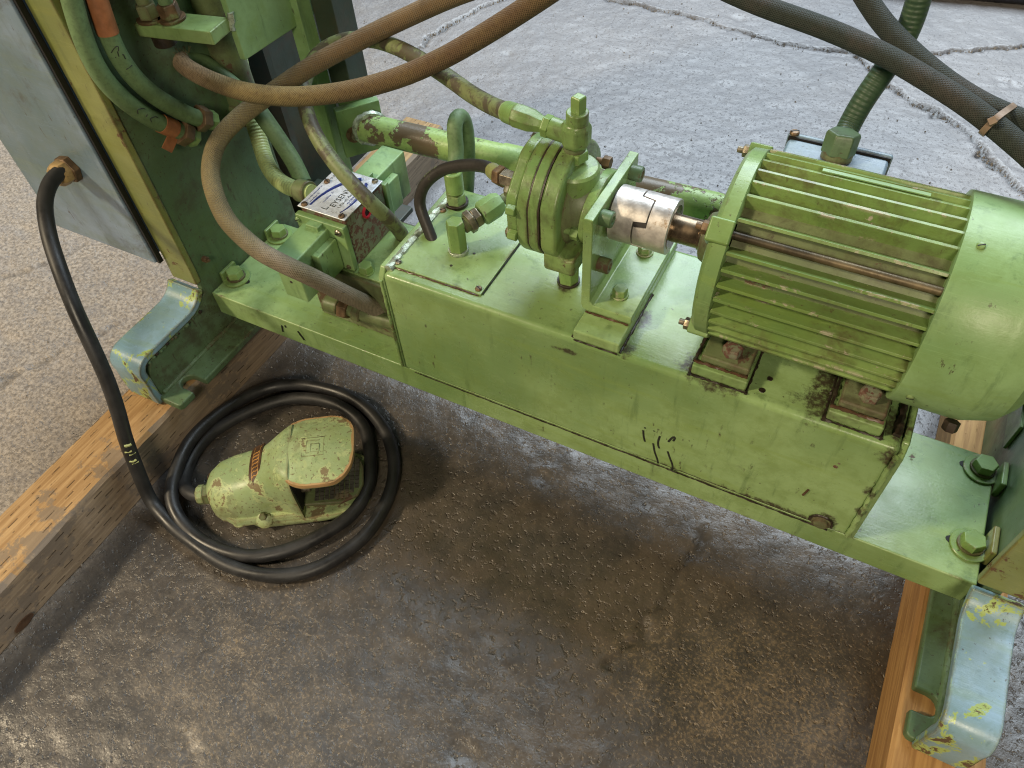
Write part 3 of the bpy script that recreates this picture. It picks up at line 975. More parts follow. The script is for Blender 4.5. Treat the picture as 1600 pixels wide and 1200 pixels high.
# cable tie round both
ct = thing('cable_tie', 'brown plastic cable tie round the two black hoses', 'cable tie', (.56, .18, .60))
a, b = Vector(resample(HP['N1'], .005)[0]), None
C1, C2 = resample(HP['N1'], .004), resample(HP['N2'], .004)
p1 = min(C1, key=lambda p: (p - Vector((.562, .172, .598))).length)
p2 = min(C2, key=lambda p: (p - p1).length)
ax = (C1[C1.index(p1) + 1] - p1).normalized()
m = (p2 - p1)
m = (m - ax * m.dot(ax))
dl = m.length
mu = m.normalized()
mv = ax.cross(mu)
loop = [p1 - mu * (.0102 * math.sin(q)) + mv * (.0102 * math.cos(q)) for q in np.linspace(0, PI, 9)] + \
       [p1 + m + mu * (.0102 * math.sin(q)) - mv * (.0102 * math.cos(q)) for q in np.linspace(0, PI, 9)]
rings = []
for i in range(len(loop)):
    c_ = (p1 + m * .5)
    o_ = (loop[i] - c_).normalized()
    rings.append([loop[i] - ax * .0026, loop[i] + ax * .0026, loop[i] + ax * .0026 + o_ * .0014, loop[i] - ax * .0026 + o_ * .0014])
rings.append(rings[0])
mk('band', loft(rings, caps=False), 'nylon_tie', ct)
q_ = p1 - mu * .010 + mv * .006
mk('lock_head', tube([tuple(q_), tuple(q_ - mu * .006 + mv * .004)], .0042, 4, .002), 'nylon_tie', ct, bevel=.0005)

# return hose looping on the tank lid
t = hose('suction_hose', 'J', .0072, 'hose_dark_mottled', 'thin black hose looping from the tank lid into the pump')
ferrule(t, 'J', .80, .90, .0088, 'olive_paint', 'ferrule')
ferrule(t, 'J', .90, .94, .0098, 'rusty_nut', 'hose_nut', hx=True)
ferrule(t, 'J', .955, 1.0, .0085, 'zinc_bolt', 'adapter', hx=True)
t = hose('return_hose', 'K', .0098, 'hose_green', 'green hose bent in a tight upright loop behind the tank lid')
d = Vector((0, 0, 1))
mk('crimp_sleeve', cyl((.0208, .153, .376), d, .030, .0118, 20), 'green_fresh', t)
mk('hose_nut', hexa((.0208, .153, .3595), d, .014, .023, .2), 'green_paint', t, bevel=.001)
mk('base_ring', cyl((.0208, .153, .3565), d, .004, .0155, 24), 'grime', t)

# ------------------------------------------------------------------ mounting plate
mp = thing('mounting_plate', 'long green steel plate bolted between the two end frames', 'steel plate', (.19, .09, .135))
mk('plate', box(-.3505, .7335, .003, .182, .1352, .1784), 'green_top', mp, bevel=.0022, seg=2)
for x, y in ((-.3345, .045), (-.3345, .153), (.7195, .158), (.7195, .048)):
    bt = bolt(mp, (x, y, .1786), (0, 0, 1), .023, .014, 'green_fresh', washer=.021, a0=random.random())
    mk('lock_ring', cyl((x, y, .1818), (0, 0, 1), .003, .0145, 24), 'dirty_green', bt)
    sx = 1 if x < 0 else -1
    mk('slot_hole', prism([(x + sx * .012 + sx * .016 * math.cos(q) * .8, y + .0065 * math.sin(q)) for q in np.linspace(-PI / 2, PI / 2, 9)] + [(x, y + .0065), (x, y - .0065)], 'z', .1783, .17885), 'hole_black', mp, smooth=0)
for pts in ([(-.2185, .0024, .164), (-.2200, .0024, .157), (-.2215, .0024, .150)], [(-.2115, .0024, .1675), (-.2105, .0024, .164)],
            [(-.188, .0024, .1655), (-.1845, .0024, .158), (-.1815, .0024, .1495)], [(-.1865, .0024, .160), (-.183, .0024, .153)]):
    mk('ink_mark', tube(pts, .0013, 6, .003), 'black_ink', mp)

# ------------------------------------------------------------------ oil tank
tk = thing('oil_tank', 'long green sheet steel oil tank standing on the plate', 'oil tank', (.3, .09, .178))
mk('shell', box(.003, .597, .0, .186, .1786, .356), 'tank_paint', tk, bevel=.0075, seg=4)
mk('end_plate', prism([(.001, .1786), (.001, .346), (.010, .3595), (.178, .3595), (.186, .350), (.186, .1786)], 'x', -.0045, .0035), 'tank_paint', tk, bevel=.002)
mk('end_plate', prism([(.001, .1786), (.001, .340), (.012, .3565), (.178, .3565), (.186, .350), (.186, .1786)], 'x', .5965, .6035), 'tank_paint', tk, bevel=.002)
mk('weld_bead', tube([(.0075, y, .3572) for y in np.linspace(.010, .178, 14)], .0052, 9, .0032, .22), 'weld', tk)
mk('weld_bead', tube([(.0005, -.0002, z) for z in np.linspace(.184, .345, 10)], .0022, 8, .004, .25), 'green_paint', tk)
mk('weld_bead', tube([(.596, -.0005, z) for z in np.linspace(.184, .345, 10)], .0030, 8, .004, .25), 'tank_paint', tk)
mk('weld_bead', tube([(.590, y, .357) for y in np.linspace(.015, .17, 10)], .0040, 8, .004, .30), 'grime', tk)
# oily seam where the tank stands on the plate
sv = [(x, -.0005 + random.uniform(-.0003, .0003), .1795 + random.uniform(-.0004, .0006)) for x in np.linspace(.02, .575, 90)]
mk('oily_seam', tube(sv, lambda f: .0005 + .0007 * random.random() * (.4 + f), 6, .006, .2), 'grime', tk)
mk('drain_plug', lathe((.565, .001, .192), (0, -1, 0), [(0, .012), (.002, .012), (.003, .0085), (.006, .008), (.007, .005)], 20), 'dirty_green', tk)
mk('plug_seal', tube([(.565 + .0125 * math.cos(q), -.0012, .192 + .0125 * math.sin(q)) for q in np.linspace(-.2, 3.4, 12)], .0015, 6, .003, .3), 'grime', tk)
lid = mk('lid', box(.0070, .1310, .0165, .1365, .3561, .3590), 'green_top', tk, bevel=.0008)
for i, (x, y) in enumerate(((.0135, .0235), (.0135, .130), (.1245, .130), (.1245, .0235))):
    screw(lid, (x, y, .3588), (0, 0, 1), .0042, 'zinc_bolt' if i % 2 == 0 else 'rusty_nut', i * .9)
mk('lid_seam', tube([(.1318, y, .3566) for y in np.linspace(.02, .132, 14)], .0009, 6, .004, .3), 'hole_black', lid)
mk('lid_seam', tube([(x, .0158, .3566) for x in np.linspace(.010, .128, 14)], .0011, 6, .004, .4), 'label_brown', lid)
# black felt-pen strokes on the front
MARK = [[(.3486, .246), (.3490, .2445)], [(.3472, .2395), (.3488, .2265), (.3511, .2186)], [(.3599, .2461), (.3602, .2452)],
        [(.3614, .2209), (.3653, .2027), (.3693, .1931), (.3713, .1840)], [(.3679, .2399), (.3666, .2292), (.3676, .2197), (.3695, .2158)],
        [(.3787, .2351), (.3819, .2453), (.3851, .2506), (.3856, .245), (.384, .2401)], [(.380, .2157), (.3844, .203), (.3886, .1934), (.3903, .1850), (.3886, .1800)]]
for s in MARK:
    mk('ink_stroke', tube([(x, .0007, z) for x, z in s], .0016, 8, .003), 'black_ink', tk)
mk('rust_streak', tube([(.5385, -.0001, .243), (.5372, -.0001, .236), (.5355, -.0001, .229)], .0014, 6, .003), 'label_brown', tk)
for x, z, r in ((.552, .298, .0028), (.5535, .305, .0016)):
    mk('paint_chip', lathe((x, .0004, z), (0, -1, 0), [(0, r), (.0007, r * .9)], 7, random.random()), 'rusty_green' if r > .0015 else 'grime', tk)
for x, y, r in ((.462, .035, .0035), (.459, .017, .0040), (.075, .045, .002), (.09, .075, .002)):
    mk('oil_spot', lathe((x, y, .3557 if x > .2 else .3588), (0, 0, 1), [(0, r), (.0007, r * .8)], 9, random.random()), 'grime', tk)

# hexagonal tank fitting with side nut
ff = thing('tank_fitting', 'brass and green hexagonal angle fitting standing on the tank lid', 'pipe fitting', (.0703, .0714, .359))
mk('flange_ring', cyl((.0703, .0714, .3592), (0, 0, 1), .004, .0125, 24), 'weld', ff)
mk('hex_body', hexa((.0703, .0714, .363), (0, 0, 1), .042, .0205, .25), 'green_fresh', ff, bevel=.001)
dd = Vector((.5, .85, .22)).normalized()
s0 = Vector((.0703, .0714, .390))
mk('neck', cyl(s0 + dd * .010, dd, .010, .0095, 18), 'dirty_green', ff)
mk('thin_nut', hexa(s0 + dd * .017, dd, .008, .026, .1), 'zinc_bolt', ff, bevel=.0008)
mk('mid_nut', hexa(s0 + dd * .0255, dd, .009, .022, .35), 'zinc_bolt', ff, bevel=.0008)
mk('cap_nut', lathe(s0 + dd * .036, dd, [(0, .0135), (.003, .0155), (.022, .0155), (.030, .0115)], 8, .2), 'green_clean', ff, bevel=.001)
mk('pipe_stub', tube([tuple(s0 + dd * .064), tuple(s0 + dd * .08), tuple(s0 + dd * .095 + Vector((.012, .0, .004))), (.150, .150, .432)], .0065, 14, .004), 'dirty_green', ff)

# ------------------------------------------------------------------ pump bracket, pump, coupling
br = thing('pump_bracket', 'green angle bracket holding the pump on the tank', 'bracket', (.28, .09, .356))
mk('spacer_block', box(.2545, .3085, .0005, .186, .3562, .3705), 'green_top', br, bevel=.0025, seg=3)
ang = [(.2495, .497), (.2495, .380)] + [(.2575 - .008 * math.cos(math.radians(a)), .3795 - .008 * math.sin(math.radians(a))) for a in (15, 35, 55, 75, 90)] + \
      [(.3085, .3715), (.3085, .3815), (.2645, .3815), (.2600, .386), (.2600, .497)]
mk('angle_plate', prism(ang, 'y', .0325, .1545), 'green_top', br, bevel=.0012)
for y in (.060, .136):
    b_ = bolt(br, (.284, y, .3815), (0, 0, 1), .0150, .0085, 'green_fresh', washer=.0100, a0=.4, wt=.002)
mk('block_seam', tube([(x, .0325 - .0016, .3712) for x in np.linspace(.256, .306, 8)], .0012, 7, .004, .4), 'label_brown', br)
for s, xx in ((0, .2545), (1, .3085)):
    mk('oily_seam', tube([(xx + (.0008 if s else -.0008), y, .3565) for y in np.linspace(.003, .10 if s else .02, 16)], lambda f: .0008 + .0012 * random.random(), 7, .004, .3), 'grime', br)
mk('oily_seam', tube([(x, .0000, .3560) for x in np.linspace(.256, .307, 12)], .0009, 7, .004, .4), 'grime', br)

YC, ZC = .093, .465
pu = thing('gear_pump', 'round green gear pump standing left of the bracket', 'pump', (.19, YC, .40))


def lobed(r, flats, n=72, cut=.90):
    """circle with flats at the given angles (degrees in the y-z plane)"""
    out = []
    for k in range(n):
        a = 2 * PI * k / n
        q = r
        for f in flats:
            d = math.cos(a - math.radians(f))
            if d > 0:
                q = min(q, r * cut / d)
        out.append((YC + q * math.cos(a), ZC + q * math.sin(a)))
    return out


mk('rear_cover', prism(lobed(.0600, (180, 0, 130, 230), cut=.93), 'x', .160, .1735), 'pump_paint', pu, bevel=.003, seg=3)
mk('cover_gap', prism(lobed(.0588, (180, 0, 130, 230), cut=.93), 'x', .173, .1755), 'grime', pu)
mk('pump_body', prism(lobed(.0640, (180, 0), cut=.95), 'x', .1750, .1870), 'pump_paint', pu, bevel=.0015)
mk('cover_gap', prism(lobed(.0634, (180, 0), cut=.945), 'x', .1865, .1885), 'grime', pu)
mk('middle_plate', prism(lobed(.0640, (180, 0), cut=.95), 'x', .1880, .1990), 'pump_paint', pu, bevel=.0015)
mk('cover_gap', prism(lobed(.0634, (180, 0), cut=.945), 'x', .1985, .2005), 'grime', pu)
mk('front_cover', prism(lobed(.0640, (180, 0), cut=.93), 'x', .2000, .2190), 'pump_paint', pu, bevel=.004, seg=3)
mk('neck', lathe((.217, YC, ZC), (1, 0, 0), [(0, .048), (.008, .040), (.022, .036)], 36), 'dirty_green', pu)
mk('mount_flange', prism([(YC + .047 * math.cos(q) * (1.0 if abs(math.cos(q)) > .5 else .8), ZC + .036 * math.sin(q)) for q in np.linspace(0, 2 * PI, 25)[:-1]], 'x', .2375, .2493), 'pump_paint', pu, bevel=.002)
mk('port_boss', lathe((.216, YC - .006, .468), (0, 0, 1), [(0, .027), (.030, .0255), (.042, .0258), (.045, .0235)], 36), 'pump_paint', pu, bevel=.0008)
mk('side_lug', prism([(.200, .428), (.216, .434), (.226, .424), (.2365, .428), (.2365, .404), (.200, .404)], 'y', YC - .052, YC + .02), 'pump_paint', pu, bevel=.004, seg=3)
mk('outlet_boss', cyl((.2135, YC - .012, .396), (0, 0, 1), .02, .016, 24), 'dirty_green', pu)
for a, rr in ((150, .046), (60, .052), (215, .052), (250, .052)):
    q = math.radians(a)
    bolt(pu, (.1602, YC + rr * math.cos(q), ZC + rr * math.sin(q)), (-1, 0, 0), .0125, .007, 'dirty_green', stud=.002)
for a in (165, 195):
    q = math.radians(a)
    mk('body_bolt', hexa((.1650, YC + .0625 * math.cos(q), ZC + .0625 * math.sin(q)), (1, 0, 0), .010, .011, .2), 'green_fresh', pu, bevel=.0008)
for y in (YC - .040, YC + .040):
    b_ = bolt(pu, (.2372, y, ZC - .008), (-1, 0, 0), .0135, .009, 'green_paint', a0=.1, name='flange_nut', stud=.008)
bolt(pu, (.2372, YC + .040, ZC + .026), (-1, 0, 0), .0125, .009, 'rusty_nut', a0=.1, name='flange_nut', stud=.008)

dr = thing('drain_nipple', 'green hexagonal nipple between the pump and the tank top', 'pipe fitting', (.213, .081, .356))
mk('hex_body', hexa((.213, .081, .3585), (0, 0, 1), .036, .0215, .1), 'green_fresh', dr, bevel=.001)
mk('base_ring', cyl((.213, .081, .3562), (0, 0, 1), .003, .0135, 24), 'grime', dr)
mk('thread', lathe((.213, .081, .3945), (0, 0, 1), [(k * .0015, .0095 + (.001 if k % 2 else 0)) for k in range(10)], 20), 'rusty_nut', dr)

el = thing('elbow_fitting', 'green forged elbow with square plug on top of the pump', 'pipe fitting', (.208, YC, .515))
mk('lower_nut', hexa((0.2120, YC, .5165), (0, 0, 1), .011, .026, .2), 'green_fresh', el, bevel=.001)
mk('throat', cyl((0.2125, YC, .527), (0, 0, 1), .008, .0115, 20), 'dirty_green', el)
mk('elbow_body', lathe((0.2140, YC, .531), (0, 0, 1), [(0, .0105), (.005, .0160), (.022, .0160), (.028, .0125)], 8, .35), 'pump_paint', el, bevel=.003, seg=3)
mk('top_collar', cyl((0.2150, YC, .556), (0, 0, 1), .014, .0112, 28), 'pump_paint', el, bevel=.0006)
mk('square_plug', lathe((0.2160, YC, .568), (0, 0, 1), [(0, .0070), (.004, .0078), (.017, .0078), (.0185, .0060)], 4, .5), 'green_fresh', el, bevel=.0008)
e0 = Vector((.206, YC, .5435))
ed = (Vector(HP['C'][0]) - e0).normalized()
mk('side_arm', cyl(e0, ed, .020, .0108, 24), 'pump_paint', el)
mk('side_nut', hexa(e0 + ed * .020, ed, .008, .020, .2), 'green_fresh', el, bevel=.001)
mk('hose_tail', lathe(e0 + ed * .0275, ed, [(0, .0085), (.004, .0090), (.014, .0122), (.030, .0126), (.034, .0112)], 8, .2), 'pump_paint', el, bevel=.0006)

cp = thing('shaft_coupling', 'bare steel jaw coupling between pump bracket and motor shaft', 'coupling', (.293, YC, ZC))


def hub(x0, x1, xj, a_off, r=.029, n=96):
    """ring from x0 to x1 with two jaws reaching to xj"""
    rings = []
    for x in (x0, None):
        for rr in ((r * .45, r) if x is not None else (r, r * .45)):
            ring = []
            for k in range(n):
                a = 2 * PI * k / n
                if x is None:
                    ph = ((math.degrees(a) - a_off) % 120)
                    xx = xj if ph < 54 else x1
                else:
                    xx = x
                ring.append((xx, YC + rr * math.cos(a), ZC + rr * math.sin(a)))
            rings.append(ring)
    rings.append(rings[0])
    return loft(rings, caps=False)


mk('hub', hub(.2625, .2885, .3020, 96), 'coupling_steel', cp, bevel=.0008)
mk('hub', hub(.3245, .3030, .2895, 159), 'coupling_steel', cp, bevel=.0008)
mk('spider', lathe((.2865, YC, ZC), (1, 0, 0), [(0, .0272), (.0185, .0272)], 48), 'spider_dark', cp)
mk('bore_ring', lathe((.3200, YC, ZC), (1, 0, 0), [(0, .023), (.0052, .023), (.0053, .015)], 36), 'shaft_steel', cp)
mk('seal_ring', cyl((.2602, YC, ZC), (1, 0, 0), .003, .0255, 36), 'grime', cp)
for y, z in ((YC - .040, ZC + .022), (YC - .040, ZC - .040), (YC + .040, ZC + .022), (YC + .040, ZC - .040)):
    s_ = mk('cap_screw', lathe((.2601, y, z), (1, 0, 0), [(0, .0080), (.0015, .0084), (.012, .0084), (.013, .0076), (.0131, .0045), (.008, .0043)], 22), 'dirty_green' if z < ZC else 'green_web', br)
    mk('hex_socket', lathe((.2685, y, z), (1, 0, 0), [(0, .004), (.0012, .004)], 6), 'hole_black', s_)

# ------------------------------------------------------------------ electric motor
mo = thing('electric_motor', 'green finned electric motor lying on the tank', 'electric motor', (.49, YC, .356))
mk('stator_housing', lathe((.386, YC, ZC), (1, 0, 0), [(0, .079), (.004, .0795), (.180, .0795), (.184, .079)], 84), 'dirty_green', mo)
NF = 36
for k in range(NF):
    a = math.radians(360 / NF * (k + .35))
    deg = math.degrees(a) % 360
    if min(abs(deg - q) for q in (135, 45, 225, 315)) < 4.0:
        continue
    u = Vector((0, math.cos(a), math.sin(a)))
    # fins stand straight out on the sides as on cast frames: tilt them part of the way to the horizontal
    if 95 < deg < 235:
        hz = Vector((0, -1, 0))
        u2 = (u * .62 + (hz if 118 < deg < 235 else Vector((0, 0, 1))) * .38).normalized()
    else:
        u2 = u
    v = u2.cross(Vector((1, 0, 0)))
    c = Vector((0, YC, ZC))
    p0, p1 = c + u * .0785, c + u * .0785 + u2 * .0155
    rings = []
    for x, e in ((.3935, .0), (.3945, .001), (.5715, .001), (.573, .0)):
        rings.append([p0 - v * .0026 + Vector((x, 0, 0)), p0 + v * .0026 + Vector((x, 0, 0)), p1 + v * (.0009 + e * .7) + Vector((x, 0, 0)), p1 - v * (.0009 + e * .7) + Vector((x, 0, 0))])
    mk('fin', loft(rings), 'fin_paint', mo, bevel=.0004, seg=1)
# front bell with four tie-rod bosses
mk('end_bell', lathe((.3695, YC, ZC), (1, 0, 0), [(0, .040), (.003, .074), (.006, .088), (.010, .0925), (.0225, .0930), (.0240, .090)], 72), 'green_top', mo)
mk('bearing_hub', lathe((.3560, YC, ZC), (1, 0, 0), [(0, .020), (.002, .024), (.015, .030)], 40), 'dirty_green', mo)
for a in (45, 135, 225, 315):
    q = math.radians(a)
    u = Vector((0, math.cos(q), math.sin(q)))
    v = Vector((1, 0, 0)).cross(u)
    c = Vector((0, YC, ZC))
    prof = [c + u * .078 - v * .013, c + u * .078 + v * .013, c + u * .0965 + v * .011, c + u * .0965 - v * .011]
    bs = mk('rod_boss', loft([[p + Vector((.3715, 0, 0)) for p in prof], [p + Vector((.3935, 0, 0)) for p in prof]]), 'green_top' if a != 135 else 'green_fresh', mo, bevel=.002)
    rp = c + u * .0885
    mk('tie_rod', cyl(rp + Vector((.392, 0, 0)), (1, 0, 0), .183, .0034 if a != 135 else .0040, 14), 'rod_brass', mo)
    b_ = bolt(bs, rp + Vector((.3716, 0, 0)), (-1, 0, 0), .0115, .006, 'zinc_bolt' if a in (45, 225) else 'rusty_nut', name='rod_nut', stud=.006)
mk('shaft', lathe((.3225, YC, ZC), (1, 0, 0), [(0, .0145), (.030, .0145), (.0305, .0155), (.036, .0155)], 32), 'shaft_steel', mo)
cow = mk('fan_cowl', lathe((.5665, YC, ZC), (1, 0, 0), [(0, .0950), (.0003, .0985), (.0020, .0990), (.055, .0985), (.0585, .0978), (.061, .0980), (.085, .0900), (.096, .0780), (.0965, .020)], 96), 'green_clean', mo, smooth=28)
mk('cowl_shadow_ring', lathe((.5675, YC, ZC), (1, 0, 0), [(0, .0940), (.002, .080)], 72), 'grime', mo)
for a in (110, 200, 290):
    q = math.radians(a)
    screw(cow, (.580, YC + .0985 * math.cos(q), ZC + .0985 * math.sin(q)), (0, math.cos(q), math.sin(q)), .0035, 'green_paint')
mk('cowl_nut', hexa((.626, YC - .070, ZC - .072), (0, -.5, -1), .010, .012), 'grime', mo)
for x0, x1 in ((.386, .444), (.524, .576)):
    for y0, y1 in ((.0075, .067), (.119, .1785)):
        pad = mk('foot_pad', box(x0, x1, y0, y1, .3562, .3700), 'green_paint', mo, bevel=.002)
        ft = mk('foot', box(x0 + .006, x1 - .002, y0 + .008, y1 - .004, .3702, .3800), 'dirty_green', mo, bevel=.0025)
        yb = (y0 + y1) / 2
        bolt(ft, ((x0 + x1) / 2 + .004, yb - .006, .3801), (0, 0, 1), .018, .010, 'rusty_green', a0=.2)
        ym = y1 - .022 if y0 < .1 else y0 + .002
        mk('foot_web', box(x0 + .008, x1 - .004, ym, ym + .020, .3795, .405), 'green_paint', ft, bevel=.002)
        if y0 < .1:
            mk('grease', tube([(x0 + .001, y, .3707) for y in np.linspace(y0 + .006, y1, 10)], .0018, 7, .004, .4), 'grime', pad)
            mk('grease', tube([(x, y0 + .0062, .3707) for x in np.linspace(x0, x1 - .002, 10)], .0018, 7, .004, .4), 'label_brown', pad)
            mk('oily_seam', tube([(x0 - .001, y, .3563) for y in np.linspace(y0 - .003, y1, 12)], lambda f: .0010 + .0016 * random.random(), 7, .004, .35), 'grime', pad)
            mk('oily_seam', tube([(x, y0 - .0012, .3562) for x in np.linspace(x0, x1 + .003, 12)], lambda f: .0007 + .0010 * random.random(), 7, .004, .35), 'grime', pad)
            mk('oily_seam', tube([(x1 + .001, y, .3563) for y in np.linspace(y0 - .003, y1, 12)], lambda f: .0008 + .0012 * random.random(), 7, .004, .35), 'grime', pad)
# white paint-splashed sticker strip on the top fin, and the junction box behind
q = math.radians(77)
mk('rating_strip', box(.445, .535, YC + .012, YC + .0165, ZC + .0938, ZC + .0952), 'green_clean', mo, bevel=.0004)
jb = mk('junction_box', box(.398, .497, .160, .214, .452, .5150), 'cabinet_blue', mo, bevel=.004, seg=3, label='pale blue junction box')
mk('box_lid', box(.396, .499, .2142, .221, .449, .5180), 'cabinet_blue', jb, bevel=.003)
mk('lid_gasket', box(.3975, .4975, .2132, .2152, .451, .5165), 'hole_black', jb)
screw(jb, (.402, .2175, .5178), (0, 0, 1), .005, 'rusty_nut')

# ------------------------------------------------------------------ cross tube behind the pump
tt = thing('cross_tube', 'thick flaked green tube running along behind the tank', 'tube', (.1, .27, .34))
mk('tube', tube([(-.196, .257, .352), (.0, .267, .351), (.3, .282, .350), (.742, .30, .349)], .0205, 28, .01), 'pipe_flaked', tt)
mk('socket', tube([(.028, .268, .351), (.12, .273, .351)], .0225, 28, .01), 'pipe_flaked', tt)
uu = Vector((.632, .775, 0))
nn = Vector((.775, -.632, 0))
cA = Vector((-.2238, .2338, .305))
zz = Vector((0, 0, 1))


def slab(c, wu, h, th, o=0.0, z=0.0):
    vs = [c + uu * (wu * i) + zz * (z + h * k) + nn * (o - th * j) for i in (0, 1) for j in (0, 1) for k in (0, 1)]
    return vs, box(0, 1, 0, 1, 0, 1)[1]


mk('end_plate', slab(cA, .066, .078, .014), 'green_clean', tt, bevel=.0015)
mk('backing_plate', slab(cA + uu * .012, .052, .084, .012, -.024), 'green_clean', tt, bevel=.0015)
mk('weld_ring', tube([Vector((-.186, .2575, .352)) + Vector((.0, 0, 0)) + uu * (.023 * math.cos(a)) + zz * (.023 * math.sin(a)) for a in np.linspace(0, 2 * PI, 16)], .005, 8, .004, .25), 'weld', tt)
bw = mk('bolt', hexa(cA + uu * .020 + zz * .036, nn, .008, .012), 'zinc_bolt', tt, bevel=.0006)
mk('washer', cyl(cA + uu * .020 + zz * .036, nn, .002, .013, 24), 'rusty_nut', bw)

# ------------------------------------------------------------------ directional valve on its block
mb = thing('valve_block', 'green manifold block between the valve and the tank', 'valve block', (-.10, .10, .178))
mk('block', box(-.166, -.022, .040, .168, .1788, .2805), 'dirty_green', mb, bevel=.003)
mk('top_pad', box(-.150, -.030, .046, .162, .2800, .2835), 'green_top', mb, bevel=.001)
for x, y in ((-.073, .056), (-.040, .150)):
    bolt(mb, (x, y, .2836), (0, 0, 1), .018, .010, 'green_fresh', a0=.2, washer=.011, wt=.002)
# raised port letters and frame
for s in ([(-.060, .108), (-.048, .108), (-.048, .136), (-.060, .136), (-.060, .108)], [(-.0555, .113), (-.0555, .120), (-.052, .1165), (-.0555, .113)],
          [(-.0560, .124), (-.0515, .126), (-.0560, .128)], [(-.0560, .131), (-.0515, .133)]):
    mk('cast_letter', tube([(x, y, .2838) for x, y in s], .0009, 6, .002, spline=False), 'dirty_green', mb)
mk('elbow_stub', cyl((-.030, .166, .262), (.2, 1, 0), .03, .011, 18), 'green_web', mb)
mk('stub_cap', cyl((-.024, .194, .262), (.2, 1, 0), .008, .0125, 18), 'red_plug', mb)

va = thing('solenoid_valve', 'green solenoid valve with silver nameplate beside the tank end', 'valve', (-.125, .10, .2835))
mk('valve_body', box(-.160, -.0895, .0585, .1445, .2838, .3635), 'rusty_green', va, bevel=.002)
np_ = mk('nameplate', box(-.1625, -.0875, .0560, .1450, .3637, .3655), 'nameplate', va, bevel=.0007, label='silver nameplate with blue arc')
for i, (x, y) in enumerate(((-.1545, .0615), (-.0950, .0610), (-.1555, .1130), (-.0960, .1395))):
    screw(np_, (x, y, .3655), (0, 0, 1), .0044, 'rusty_nut' if i < 3 else 'zinc_bolt', .6 + i)
# blue arcs
arc1 = [(-.1475 + .0535 * (1 - math.cos(q)) * .9, .0640 + .075 * math.sin(q)) for q in np.linspace(0, 1.25, 14)]
mk('blue_arc', tube([(x, y, .3656) for x, y in arc1], lambda f: .0012 + .0018 * f, 6, .003), 'plate_blue', np_)
arc2 = [(-.0965 - .024 * (q - .45) ** 2, .066 + .064 * q) for q in np.linspace(0, 1.0, 12)]
mk('blue_arc', tube([(x, y, .3656) for x, y in arc2], lambda f: .0006 + .0017 * f, 6, .003), 'plate_blue', np_)


def text(body, x, y, size, parent, mat='black_ink', rot=90.0, z=.36565):
    cu = bpy.data.curves.new('lettering', 'FONT')
    cu.body = body
    cu.size = size
    cu.extrude = .00012
    cu.resolution_u = 2
    o = bpy.data.objects.new('lettering', cu)
    me = o.to_mesh()
    vs = [v.co.copy() for v in me.vertices]
    fs = [tuple(p.vertices) for p in me.polygons]
    o.to_mesh_clear()
    bpy.data.objects.remove(o)
    R = Matrix.Rotation(math.radians(rot), 4, 'Z')
    vs = [tuple(R @ v + Vector((x, y, z))) for v in vs]
    mk('lettering', (vs, fs), mat, parent, smooth=0)


text('EYSENVED', -.1150, .0720, .0118, np_)
text('L', -.1215, .0635, .0130, np_)
text('L.P/s-ot: Ac-40SS6', -.1075, .0735, .0062, np_)
text('ALOENNASTE. COYB', -.1020, .0850, .0044, np_, 'plate_blue')
text('FLOVNIDNCIVEUOD', -.0975, .0850, .0044, np_, 'plate_blue')
text('s.-oA/Nrie ..Ts', -.1335, .0750, .0040, np_, 'plate_blue')
text('U-:K*-', -.1530, .1200, .0050, np_)
text('N~ur-mno ovse-mstar ne', -.1560, .0680, .0034, np_, 'plate_blue')
text('smnoe-Nro.A e.o', -.1505, .0680, .0030, np_, 'plate_blue')
# red plugged port
rp_ = mk('port_plug', lathe((-.0896, .1025, .3455), (1, 0, 0), [(-.004, .006), (.0, .0098), (.0022, .0098), (.0026, .0085), (.0024, .0066), (-.003, .0062)], 28, caps=False), 'red_plug', va)
mk('port_hole', cyl((-.0902, .1025, .3455), (1, 0, 0), .0010, .0066, 20), 'hole_black', rp_)

for s in (-1, 1):
    ym = .1015
    Y = lambda d: ym + s * d          # distance from the middle of the valve
    def bx(x0, x1, d0, d1, z0, z1):
        a, b = sorted((Y(d0), Y(d1)))
        return box(x0, x1, a, b, z0, z1)
    sol = mk('solenoid', bx(-.1495, -.1120, .050, .1240 if s < 0 else .1310, .2795, .3500), 'green_clean', va, bevel=.0022, seg=3)
    mk('solenoid_flange', bx(-.1640, -.0865, .0435, .0535, .2845, .3575), 'green_clean', sol, bevel=.0018)
    mk('key_tab', bx(-.1390, -.1190, .0530, .0640, .3490, .3562), 'green_clean', sol, bevel=.0012)
    mk('side_panel', bx(-.1125, -.1010, .0545, .0950, .2880, .3380), 'green_clean', sol, bevel=.0020)
    screw(sol, (-.0955, Y(.0535), .3490), (0, s, 0), .0052, 'zinc_bolt' if s < 0 else 'green_clean')
    screw(sol, (-.1600, Y(.0535), .3500), (0, s, 0), .0040, 'green_clean')
    screw(sol, (-.0945, Y(.0535), .2905), (0, s, 0), .0036, 'dirty_green')
mk('name_screw', lathe((-.131, -.0226, .310), (0, -1, 0), [(0, .0022), (.0006, .0018)], 10), 'grime', va)
